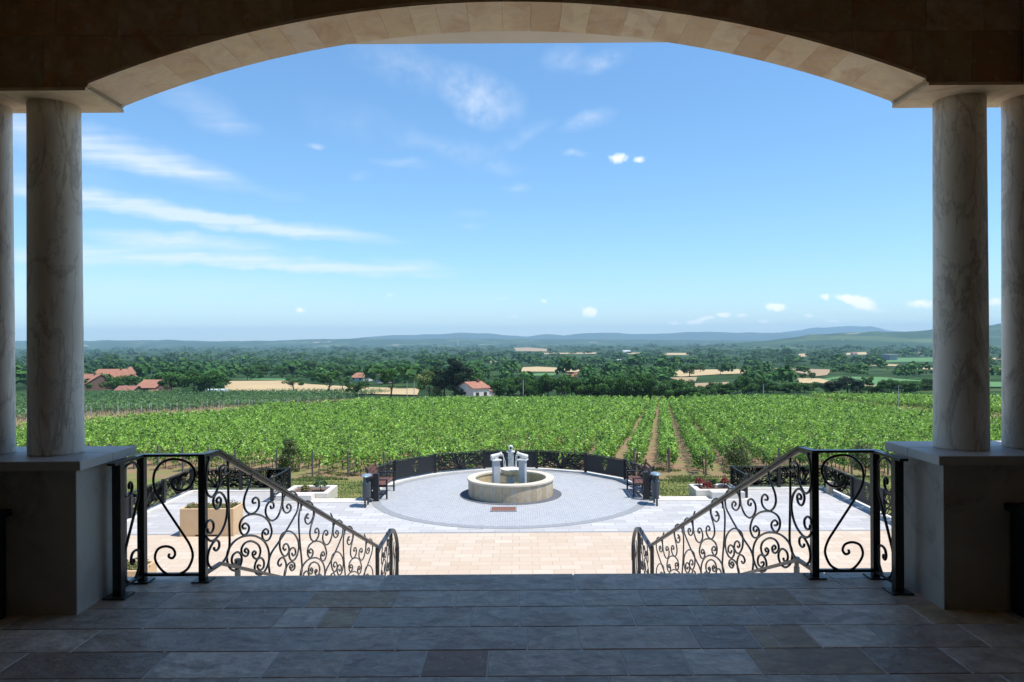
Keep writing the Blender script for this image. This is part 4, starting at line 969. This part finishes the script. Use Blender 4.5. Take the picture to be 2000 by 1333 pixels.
def yfar(x):   # far edge of the main block
    return np.interp(x, [-46, -37, -6, 24, 35, 60, 72, 90], [118, 168, 196, 184, 176, 186, 180, 178])
rg = np.random.default_rng(11)
TX = .194
c0 = 8.15        # row whose end post stands right of the fountain court
k = 0
for i in range(-42, 18):
    c = c0+1.9*i
    y1 = 38.6 if c > -14 else 38.6+(-14-c)*.42
    if i in (-1, 0): y1 = 40.2
    if i < -1 and c > -14: y1 = 39.4
    x_at = lambda y: c+TX*(y-40)
    # left boundary: rows that start outside x=-46 begin where they cross it
    if x_at(y1) < -45.5: y1 = 40+(-45.5-c)/TX
    if y1 > 150: continue
    y2 = y1
    for _ in range(4): y2 = float(yfar(x_at(y2 if y2 > y1 else 150)))
    if y2-y1 < 4: continue
    special = {-1: 'vine row with grey end post directly behind the right bench, left of a bare lane', 0: 'vine row with a grey end post between the two widest strips of bare soil', 1: 'bushy vine row just right of the broad reddish soil strip, dark at its near end',
               -2: 'vine row ending behind the right end of the curved fence, left of a brown lane', 2: 'vine row starting behind the right olive shrub, next to a grassy gap'}
    lab = special.get(i, 'green vine row in the dense part of the main vineyard left of the bare lanes' if i < 0 else 'green vine row in the right part of the main vineyard beyond the bare lanes')
    vine_row(c, 40, TX, y1, y2, rg, lab, skirt=True, group='vine rows of the main vineyard' if i < 0 else 'vine rows right of the bare lanes' if i > 2 else 'vine rows along the bare lanes')
# second vineyard beyond the track on the left, rows seen end on
for i in range(52):
    y1 = 90-.6*i+(10 if i < 3 else 0); xb = lambda y: -69+.15*(y-100)-2.1*i
    r_ = vine_row(xb(40), 40, .15, y1, 262, rg, ('nearest vine row of the left vineyard, its grey posts standing along the track' if i == 0 else 'darker young vine row beyond the track at the left'), 'vine rows beyond the left track', 'vine2', stems=False, dens=.62 if i > 4 else .42, hgt=1.3, half=.34)
    if i < 4:
        m = MB(); y = y1+3
        for q in range(24 if i == 0 else 18):
            x = xb(y)+rg.normal(0, .06); z = float(gzz(x, y)); w = .06
            MB().box(x-w, x+w, y-w, y+w, z-.1, z+1.55).build('post', M['pole'], r_); y += 6.0
        y = y1
        while y < 225:
            x = xb(y)+rg.normal(0, .05); z = float(gzz(x, y)); m.tube([(x, y, z-.05), (x+.03, y, z+.75)], [.045, .03], 4); y += rg.uniform(.9, 1.3)
        o = m.build('stems', M['postwood'], r_); o['kind'] = 'stuff'
# third vineyard on the right
for i in range(20):
    c = 55.2+2.0*i; y1 = 95 + 0*i
    if i > 6: y1 = 100
    y2 = min(207, 207)
    vine_row(c, 40, .166, 88+i*.5, 207-i*1.2, rg, 'leafy row edging the right vineyard with its dark side showing' if i == 0 else 'vine row of the separate vineyard at the far right', 'vine rows of the right vineyard', stems=False, dens=1.0, skirt=True, hgt=1.6 if i == 0 else 1.4)

# ------------------------------------------------------------ trees
def crown_mesh(kind, seed):
    rg = np.random.default_rng(seed); Q = []; Tn = []
    def lobe(c, r, n, sz, tb=0.0):
        d = rg.normal(0, 1, (n, 3)); d /= np.linalg.norm(d, axis=1, keepdims=True)
        P = d*(rg.uniform(.5, 1.05, (n, 1))**.6)*np.array(r)+np.array(c)
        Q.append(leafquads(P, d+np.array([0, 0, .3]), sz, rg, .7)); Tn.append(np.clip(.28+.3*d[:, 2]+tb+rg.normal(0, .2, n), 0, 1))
    if kind == 'round':
        lobe((0, 0, .62), (.3, .3, .27), 420, .06, -.1)
        for i in range(15):
            a = rg.uniform(0, 6.28); z = rg.uniform(.34, .86); r = .36*math.sqrt(max(.05, 1-((z-.58)/.42)**2))*rg.uniform(.7, 1.1)
            lobe((math.cos(a)*r, math.sin(a)*r, z), (rg.uniform(.11, .19),)*2+(rg.uniform(.09, .15),), 210, .046, rg.normal(0, .13))
    elif kind == 'bush':
        for i in range(16):
            a = rg.uniform(0, 6.28); z = rg.uniform(.08, .8); r = .42*math.sqrt(max(.05, 1-(z/1.0)**2))*rg.uniform(.3, 1.05)
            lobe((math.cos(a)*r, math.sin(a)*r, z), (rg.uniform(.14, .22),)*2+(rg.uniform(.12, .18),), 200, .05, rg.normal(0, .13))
    elif kind == 'tall':
        for i in range(26):
            z = .12+.84*i/26; r = (.34*(1-z)**.6+.05)*rg.uniform(.3, 1.0); a = rg.uniform(0, 6.28)
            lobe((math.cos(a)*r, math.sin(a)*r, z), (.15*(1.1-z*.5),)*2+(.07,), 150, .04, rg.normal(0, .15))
    elif kind == 'open':
        for i in range(13):
            a = rg.uniform(0, 6.28); z = rg.uniform(.5, .92); r = rg.uniform(.1, .42)
            lobe((math.cos(a)*r, math.sin(a)*r, z), (rg.uniform(.09, .16),)*2+(rg.uniform(.06, .1),), 130, .042, rg.normal(.1, .12))
    return np.vstack(Q), np.concatenate(Tn)
KINDS = {}
def trunkmesh(kind, seed):
    rg = np.random.default_rng(seed); m = MB(); lean = .12 if kind == 'open' else .03
    top = .6 if kind != 'tall' else .9
    if kind == 'bush': top = .4
    P = [(0, 0, -.03), (lean*.3, 0, top*.35), (lean, .01, top)]
    m.tube(P, [.03, .024, .012], 7)
    for i in range(5):
        a = rg.uniform(0, 6.28); z = top*rg.uniform(.4, .9); b_ = (lean*z/top, 0, z)
        m.tube([b_, (b_[0]+math.cos(a)*.12, math.sin(a)*.12, z+.1), (b_[0]+math.cos(a)*.24, math.sin(a)*.24, z+.24)], [.012, .008, .004], 5)
    return m
for kind, nvar in (('round', 4), ('bush', 3), ('tall', 2), ('open', 2)):
    for v in range(nvar): KINDS[(kind, v)] = (crown_mesh(kind, 50+v*7+len(kind)), trunkmesh(kind, 9+v))
PROTO = {}
def plant_tree(px, py, hpx, wpx, kind, mat, label, group=None, var=None, name='tree', at=None):
    global tcount
    rv = random.Random(int(px*7+py)); var = rv.randrange({'round': 4, 'bush': 3, 'tall': 2, 'open': 2}[kind]) if var is None else var
    if at: x, y, z = at; h, w = hpx, wpx
    else:
        x, y, z = ground_pt(px, py); h = hpx*y/F; w = wpx*y/F
    key = (kind, var, mat)
    root = empty(name, (x, y, z), label, 'tree', group, rz=rv.uniform(0, 6.28)); root.scale = (w/.9, w/.9, h)
    if key not in PROTO:
        (q, tt), tm = KINDS[(kind, var)]
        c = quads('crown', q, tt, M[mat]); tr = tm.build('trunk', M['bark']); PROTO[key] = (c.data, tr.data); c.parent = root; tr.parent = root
    else:
        for nm, d in zip(('crown', 'trunk'), PROTO[key]): o = bpy.data.objects.new(nm, d); COL.objects.link(o); o.parent = root
    return root
LT = [(335, 769, 42, 46, 'round', 'tree', 'round dark tree standing left of the pale wheat strip, beside the brown shed'), (378, 771, 50, 54, 'bush', 'tree', 'larger of the two dense trees left of the wheat field'), (410, 771, 46, 56, 'round', 'tree', 'broad dark tree at the left end of the wheat field, above the greenhouse'),
 (222, 764, 34, 42, 'bush', 'tree', 'dark bushy tree in front of the big red-roofed house'), (252, 762, 30, 36, 'round', 'tree', 'lighter tree right of the big red-roofed house'), (575, 769, 36, 46, 'open', 'tree', 'small round tree alone on the wheat strip'), (640, 770, 48, 66, 'open', 'tree', 'wide spreading tree with two leaning stems on the wheat strip'),
 (672, 771, 34, 30, 'open', 'tree', 'slim tree just right of the spreading one'), (690, 774, 26, 28, 'round', 'tree', 'small dark tree below the red roofs'), (708, 774, 34, 32, 'open', 'tree', 'thin tree right of the small dark one, below the red roofs'), (763, 780, 66, 60, 'open', 'tree', 'leaning tree with a bare slanting trunk in front of the wheat field'),
 (838, 778, 58, 54, 'bush', 'treelight', 'pale flowering tree left of the tall dark conifer'), (868, 778, 64, 50, 'round', 'treedark', 'dark rounded conifer between the flowering tree and the tallest one'), (890, 779, 80, 84, 'tall', 'treedark', 'tallest dark conifer left of the white gabled house'), (914, 778, 60, 44, 'tall', 'treedark', 'narrow dark conifer close to the white gabled house'),
 (966, 779, 40, 34, 'bush', 'tree', 'bush tree right against the white gabled house'), (1347, 738, 27, 30, 'round', 'tree', 'solitary dark tree between two tan fields, largest of the pair'), (1368, 728, 16, 20, 'round', 'tree', 'smaller tree right of the solitary dark one'), (1407, 732, 18, 17, 'round', 'tree', 'small round tree above the brown field'),
 (1568, 742, 14, 13, 'round', 'tree', 'small light tree left of the big green field'), (1585, 743, 17, 15, 'round', 'tree', 'small dark tree left of the big green field'), (1655, 768, 34, 60, 'bush', 'treedark', 'very dark clump of trees at the start of the right vineyard'), (1625, 768, 30, 46, 'bush', 'treedark', 'left half of the very dark clump by the right vineyard'),
 (1672, 768, 26, 30, 'round', 'treedark', 'rightmost crown of the very dark clump by the right vineyard'), (1310, 772, 30, 44, 'bush', 'tree', 'low dark tree behind the ends of the open vine rows')]
for (px, py, h, w, kd, mt, lb) in LT: plant_tree(px, py, h, w, kd, mt, lb)
rr = random.Random(4)
for i in range(46):     # the dark belt behind the vineyard
    px = 925+i*10+rr.uniform(-5, 5)
    top = np.interp(px, [925, 1000, 1080, 1150, 1220, 1300, 1380], [738, 736, 736, 733, 730, 742, 757])
    by = 777+rr.uniform(-6, 3)+ (4 if px > 1150 else 0); h = by-top+rr.uniform(-4, 12)
    plant_tree(px, by, max(h, 20), rr.uniform(30, 52), rr.choice(['round', 'bush', 'bush']), 'tree' if rr.random() < .93 else 'treedark', 'dark green tree in the thick belt right behind the main vineyard', 'trees of the belt behind the vineyard')
for i in range(44):     # belt on the right
    px = 1385+i*10.5+rr.uniform(-5, 5); by = 771+rr.uniform(-7, 1)-(px-1385)*.006; h = rr.uniform(14, 30)*(1.25 if 1430 < px < 1500 else 1)
    if 1590 < px < 1690: continue
    plant_tree(px, by, h, rr.uniform(22, 42), rr.choice(['round', 'bush', 'bush']), 'tree', 'dark green tree in the low belt beyond the right part of the vineyard', 'trees of the right belt')
for i in range(34):     # around the village on the left
    px = rr.choice([rr.uniform(20, 330), rr.uniform(660, 860), rr.uniform(430, 700)]); by = rr.uniform(728, 744) if px > 430 else rr.uniform(735, 757)
    if 160 < px < 275 and by > 728: by = rr.uniform(712, 722)
    plant_tree(px, by, rr.uniform(16, 30), rr.uniform(22, 38), rr.choice(['round', 'bush']), 'tree', 'green tree among the woods behind the village roofs', 'trees around the village')

# far woods: nobody could count them
rg = np.random.default_rng(21)
BQ = []
for v in range(10):
    n = 64
    d = rg.normal(0, 1, (n, 3)); d /= np.linalg.norm(d, axis=1, keepdims=True); d[:, 2] = np.where((d[:, 2] < -.2), -d[:, 2], d[:, 2])
    P = d*rg.uniform(.75, 1.05, (n, 1))*np.array([.5, .5, .5])+np.array([0, 0, .46])+rg.normal(0, .05, (n, 3))
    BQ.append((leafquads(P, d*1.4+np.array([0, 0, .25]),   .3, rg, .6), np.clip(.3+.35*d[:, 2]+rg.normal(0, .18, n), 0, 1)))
def woods(name, d0, d1, cov, hm, wm, nq, hw=1.06):
    Qs = []; Ts = []
    v0, v1 = F*drop(d1)/d1, F*drop(d0)/d0
    sp_ = F*wm/math.sqrt(d0*d1); n = int(cov*2200*(v1-v0)/(sp_*sp_*.5*hm/wm*1.4))
    py = rg.uniform(v0, v1, n)+666.5; u = rg.uniform(-770, 770, n)
    px = 1012+u*1.32; pyy = py-ROLL*(px-1000)
    d = np.interp(-(py-666.5), -_vs, _ds)
    hpx = F*hm/d
    ok = np.ones(n, bool)
    for poly, mt, nm in FIELDS:
        for f in (0.0, .5, .9): ok &= ~inpoly(px, pyy-f*hpx, poly)
    # lanes and small openings
    cl = np.sin(px*.031+py*.5)+np.sin(px*.013-py*.9+2)+np.sin(px*.057+py*.23+1)
    ok &= cl > -1.9
    px, pyy, d = px[ok], pyy[ok], d[ok]; n = len(d)
    x = (px-1012-ROLL*(pyy-666.5))/F*d; z = EYE-drop(d)
    s = rg.uniform(.45, 1.0, n)**1.0 + (rg.random(n) < .25)*rg.uniform(.2, .8, n)
    vs = rg.integers(0, 10, n); base = rg.normal(0, .12, n)+.1*np.sin(x*.004+d*.002)
    for v in range(10):
        k = vs == v; q, tt = BQ[v]; q = q[:nq]; tt = tt[:nq]
        if not k.any(): continue
        S = np.stack([s[k]*wm, s[k]*wm, s[k]*hm*rg.uniform(.7, 1.2, k.sum())], 1)
        C = np.stack([x[k], d[k], z[k]], 1)
        A = q[None]*S[:, None, None, :]+C[:, None, None, :]
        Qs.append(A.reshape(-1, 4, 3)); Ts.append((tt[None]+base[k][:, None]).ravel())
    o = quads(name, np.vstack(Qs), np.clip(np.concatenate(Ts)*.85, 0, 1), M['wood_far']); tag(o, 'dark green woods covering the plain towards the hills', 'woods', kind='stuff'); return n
tot = [woods('woodland', 285, 480, 3.4, 6.5, 7.5, 64), woods('woodland', 480, 800, 3.2, 7.5, 9, 64), woods('woodland', 800, 1500, 3.0, 8.5, 11, 50), woods('woodland', 1500, 3200, 1.8, 11, 16, 36), woods('woodland', 3200, 8000, 1.1, 13, 30, 26)]
print('woods', tot)

# ------------------------------------------------------------ houses
def house(px, py, wpx, hpx, rpx, ang, roofm, wallm, label, depth=None, wins=True, cat='house', name='house', chimney=True, hip=0.0):
    x, y, z = ground_pt(px, py); k = y/F; L = wpx*k; Hh = hpx*k; Rr = rpx*k; Dp = depth or L*.6
    rt = empty(name, (x, y, z), label, cat, rz=R(ang))
    def B(m, nm, mat, par=None):
        o = m.build(nm, M[mat]); o.parent = par or rt; return o
    wl = MB().box(-L/2, L/2, -Dp/2, Dp/2, -.5, Hh)
    wl.prism([(-L/2, -Dp/2, Hh+.001), (-L/2, Dp/2, Hh+.001), (-L/2, 0, Hh+Rr)], (L, 0, 0)) if not hip else None
    w = B(wl, 'wall', wallm)
    e = .35; t_ = .16; hx = hip*L/2
    for s in (-1, 1):
        m = MB(); a = (-L/2-e, s*(Dp/2+e), Hh-.15); b_ = (L/2+e, s*(Dp/2+e), Hh-.15); c_ = (L/2+e-hx*1.0, 0, Hh+Rr+.08); d_ = (-L/2-e+hx, 0, Hh+Rr+.08)
        m.prism([a, b_, c_, d_], (0, 0, t_)); rf = B(m, 'roof', roofm)
    if hip:
        for s in (-1, 1): B(MB().prism([(s*(L/2+e), -Dp/2-e, Hh-.15), (s*(L/2+e), Dp/2+e, Hh-.15), (s*(L/2+e-hx), 0, Hh+Rr+.08)], (0, 0, t_)), 'roof', roofm)
    if chimney: B(MB().box(L*.18, L*.18+.7, -.9, -.2, Hh+Rr*.3, Hh+Rr+.9), 'chimney', 'brickwall')
    if wins:
        n = max(2, int(L/4.5)); fl_ = max(1, int(Hh/3))
        for f_ in range(fl_):
            for i in range(n):
                cx = -L/2+(i+.5)*L/n; cz = 1.6+f_*2.9
                if cz+.6 > Hh: continue
                B(MB().box(cx-.55, cx+.55, -Dp/2-.05, -Dp/2+.02, cz-.6, cz+.6), 'window', 'glass')
        B(MB().box(-L/2-.05, -L/2+.02, -.5, .5, 1.1, 2.2), 'window', 'glass')
    return rt
# the big house at the left: two wings
house(222, 754, 74, 13, 19, 6, 'roof', 'render', 'farther, pale wing of the big farm with a long terracotta roof', depth=13, hip=.28)
house(182, 763, 52, 13, 18, -30, 'roof', 'brickwall', 'brick wing of the big farm with steep orange roof beside the left column', depth=14)
house(255, 752, 14, 22, 12, 20, 'roof', 'render', 'small house with pointed terracotta roof at the right end of the big farm', depth=8, wins=False, chimney=False, hip=.9)
house(302, 766, 40, 10, 13, -6, 'roof', 'brickwall', 'low brick barn with bright orange roof left of the two dense trees', depth=12, chimney=False)
house(252, 768, 34, 6, 7, 4, 'roofdark', 'brickwall', 'flat shed with dull red roof left of the brick barn', depth=9, wins=False, chimney=False)
house(303, 768.5, 18, 3, 3, 0, 'roof', 'render', 'tiny outbuilding with tiled roof in front of the brick barn', depth=4, wins=False, chimney=False)
house(309, 731, 26, 5, 3, 0, 'roof', 'render', 'small pale-roofed house half hidden in the woods behind the barn', depth=8, wins=False, chimney=False)
house(357, 744, 8, 6, 4, 0, 'roof', 'brickwall', 'tiny brick hut between two dense trees', depth=5, wins=False, chimney=False)
house(706, 745, 28, 8, 8, -14, 'roof', 'render', 'left of two red-roofed houses behind the wheat strip', depth=11, hip=.4)
house(748, 748, 26, 8, 9, 18, 'roofdark', 'render', 'right of two red-roofed houses behind the wheat strip, roof duller', depth=11, hip=.5)
house(924, 780, 38, 23, 10, 40, 'roof', 'render', 'two storey pale house with a terracotta gable roof beside the tall conifers', depth=8)
house(945, 779, 20, 17, 7, 40, 'roof', 'render', 'lower side building with red roof attached right of the pale gabled house', depth=7, wins=False, chimney=False)
house(1119, 740, 18, 4, 7, -20, 'roof', 'render', 'small house with reddish roof rising from the belt of trees', depth=10, wins=False, chimney=False)
house(1313, 708, 30, 3, 3, 4, 'roofdark', 'white', 'long low building with dark roof far away in the plain', depth=26, wins=False, chimney=False)
house(1342, 709, 24, 4, 2, 4, 'roofdark', 'white', 'long white building right of the dark-roofed one far in the plain', depth=22, wins=False, chimney=False)
house(1797, 695, 9, 4, 3, 0, 'roof', 'white', 'small white farmhouse with orange roof far away near the right column', depth=14, wins=False, chimney=False)
house(1668, 694, 9, 3, 2, 0, 'roof', 'render', 'small pale farmhouse far away below the right hill', depth=14, wins=False, chimney=False)
house(1223, 689, 14, 2.5, 1.5, 0, 'white', 'white', 'white hall far away in the middle of the plain', depth=40, wins=False, chimney=False)
house(1210, 706.5, 13, 2.5, 1.2, 0, 'white', 'white', 'low white shed between dark trees in the middle distance', depth=12, wins=False, chimney=False)
x, y, z = ground_pt(1737, 704); rt = empty('concrete_block', (x, y, z), 'tall grey concrete building standing alone in the far fields', 'building')
k = y/F
o = MB().box(-7.5*k, 7.5*k, -14, 14, 0, 11*k).build('wall', M['greyrender']); o.parent = rt
o = MB().box(-8*k, 8*k, -15, 15, 11*k, 11.8*k).build('roof', M['pole']); o.parent = rt
# greenhouse
x, y, z = ground_pt(424, 767.5); k = y/F; rt = empty('greenhouse', (x, y, z), 'low silvery plastic greenhouse at the end of the left vineyard', 'greenhouse', rz=R(4))
V = []; 
m = MB(); n = 10; L = 42*k/2; rr_ = 7.5*k
for i in range(n+1):
    a = math.pi*i/n
    for s in (-1, 1): V.append((s*L, -rr_*1.3*math.cos(a), rr_*math.sin(a)))
m.add(V, [(2*i, 2*i+1, 2*i+3, 2*i+2) for i in range(n)]+[tuple(range(0, 2*n+1, 2)), tuple(range(2*n+1, 0, -2))]); o = m.build('film', M['polytunnel']); o.parent = rt
m = MB()
for i in range(5):
    xx = -L+2*L*i/4; m.tube([(xx, -rr_*1.31*math.cos(math.pi*j/8), rr_*1.01*math.sin(math.pi*j/8)) for j in range(9)], .05, 4)
o = m.build('hoops', M['white']); o.parent = rt
# poles
def pole(px, by, ty, wpx, label, arm=0.0, mat='pole', lamp=False):
    x, y, z = ground_pt(px, by); k = y/F; h = (by-ty)*k; rt = empty('utility_pole', (x, y, z), label, 'pole', 'poles standing beyond the vineyards')
    o = MB().tube([(0, 0, -.3), (0, 0, h)], [wpx*k/2, wpx*k/2*.65], 8).build('mast', M[mat]); o.parent = rt
    m = MB().box(-.9, .9, -.06, .06, h-.45, h-.33); m.box(-.9+.1, -.8, -.05, .05, h-.33, h-.2); m.box(.8, .9, -.05, .05, h-.33, h-.2); m.box(-.05, .05, -.05, .05, h+.001, h+.15)
    o = m.build('crossarm', M['bin']); o.parent = rt
pole(1022, 779, 742, 2.0, 'tall pale pole at the vineyard edge left of the tree belt')
pole(795, 777, 744, 1.4, 'left one of two thin poles on the wheat field')
pole(809, 774, 743, 1.4, 'right one of two thin poles on the wheat field')
pole(685, 750, 738, 1.4, 'short pole left of the two red-roofed houses')
pole(1491, 785, 750, 1.7, 'pale pole standing in the vineyard before the right tree belt')
pole(1755, 796, 753, 1.8, 'pale pole at the edge of the separate right vineyard')
pole(329, 768, 742, 1.3, 'thin pole beside the barn at the left')
x, y, z = (ray(894, 668)[0]*5200, 5200, gz(5200)); rt = empty('radio_mast', (x, y, z), 'thin lattice radio mast rising above the horizon', 'mast')
m = MB()
for q in range(3):
    a = q*2.094; m.tube([(6*math.cos(a), 6*math.sin(a), 0), (2.2*math.cos(a), 2.2*math.sin(a), 80)], [1.4, 1.0], 4)
for i in range(12):
    zz = i*6.6; s = 6-3.8*zz/80
    for q in range(3):
        a, b_ = q*2.094, (q+1)*2.094; s2 = 6-3.8*(zz+6.6)/80
        m.tube([(s*math.cos(a), s*math.sin(a), zz), (s2*math.cos(b_), s2*math.sin(b_), zz+6.6)], .4, 4)
o = m.build('lattice', M['pole']); o.parent = rt
o = MB().tube([(0, 0, 78), (0, 0, 92)], [.8, .5], 5).build('antenna', M['bin']); o.parent = rt

# ------------------------------------------------------------ garden shrubs by the lawn
for (x, y, h, w, lb) in ((-10.5, 33.5, 1.95, 1.0, 'olive green young tree with a thin stem left of the fountain court'), (10.0, 33.2, 2.0, 1.5, 'wide olive green shrub right of the fountain court'), (16.2, 34.5, 1.6, 1.4, 'dark shrub behind the rear fence of the right terrace')):
    rg = np.random.default_rng(int(x*10+500)); z = gz(y); o = empty('shrub', (x, y, z), lb, 'shrub'); Q = []; Tn = []
    for i in range(26):
        a = rg.uniform(0, 6.28); zz = rg.uniform(.3, .95)*h; r = w*.5*math.sqrt(max(.08, 1-((zz/h-.55)/.5)**2))*rg.uniform(.2, .85)
        q, tt = clumpq(x+math.cos(a)*r, y+math.sin(a)*r, z+zz, .2*w, .2*w, .17, 110, .07, rg, -1); Q.append(q); Tn.append(tt)
    quads('leaves', np.vstack(Q), np.concatenate(Tn), M['shrub'], o, o.location)
    MB().tube([(x, y, z-.1), (x+.03, y, z+h*.4), (x, y, z+h*.8)], [.03, .022, .01], 6).build('stem', M['bark'], o)
# rough grass on the lawn and along the row ends
rg = np.random.default_rng(31); n = 90000
y = rg.uniform(21.9, 42, n); x = rg.uniform(-16, 18, n)
k = (((x+.25)**2+(y-22.15)**2) > 4.6**2) & ~((x > -10.4) & (x < -5.5) & (y < 23.1)) & ~((x > 5.1) & (x < 9.7) & (y < 23.0)); 
th_ = np.sin(x*1.7)+np.sin(y*2.3+x)+np.sin(x*.6-y*.8); k &= (y < 34.5) & (rg.random(n) < .5+.2*th_) | ((y >= 34.5) & (th_ > .55))
x, y = x[k], y[k]; n = len(x); hh = rg.uniform(.02, .05, n)*np.where(y > 34, 2.4, 1.0); a = rg.uniform(0, 6.28, n); w = .012+.01*rg.random(n)
w = np.where(y > 34, w*1.8, w)
z = gzz(x, y); dx, dy = np.cos(a)*w, np.sin(a)*w; lx, ly = rg.normal(0, .5, n)*hh, rg.normal(0, .5, n)*hh
Q = np.stack([np.stack([x-dx, y-dy, z], 1), np.stack([x+dx, y+dy, z], 1), np.stack([x+dx*.3+lx, y+dy*.3+ly, z+hh], 1), np.stack([x-dx*.3+lx, y-dy*.3+ly, z+hh], 1)], 1)
o = quads('grass', Q, np.clip(rg.normal(.4, .3, n)+.2*np.sin(x*.9+y), 0, 1), M['grassblade']); tag(o, 'short dry-green grass between the plaza and the vines', 'grass', kind='stuff')
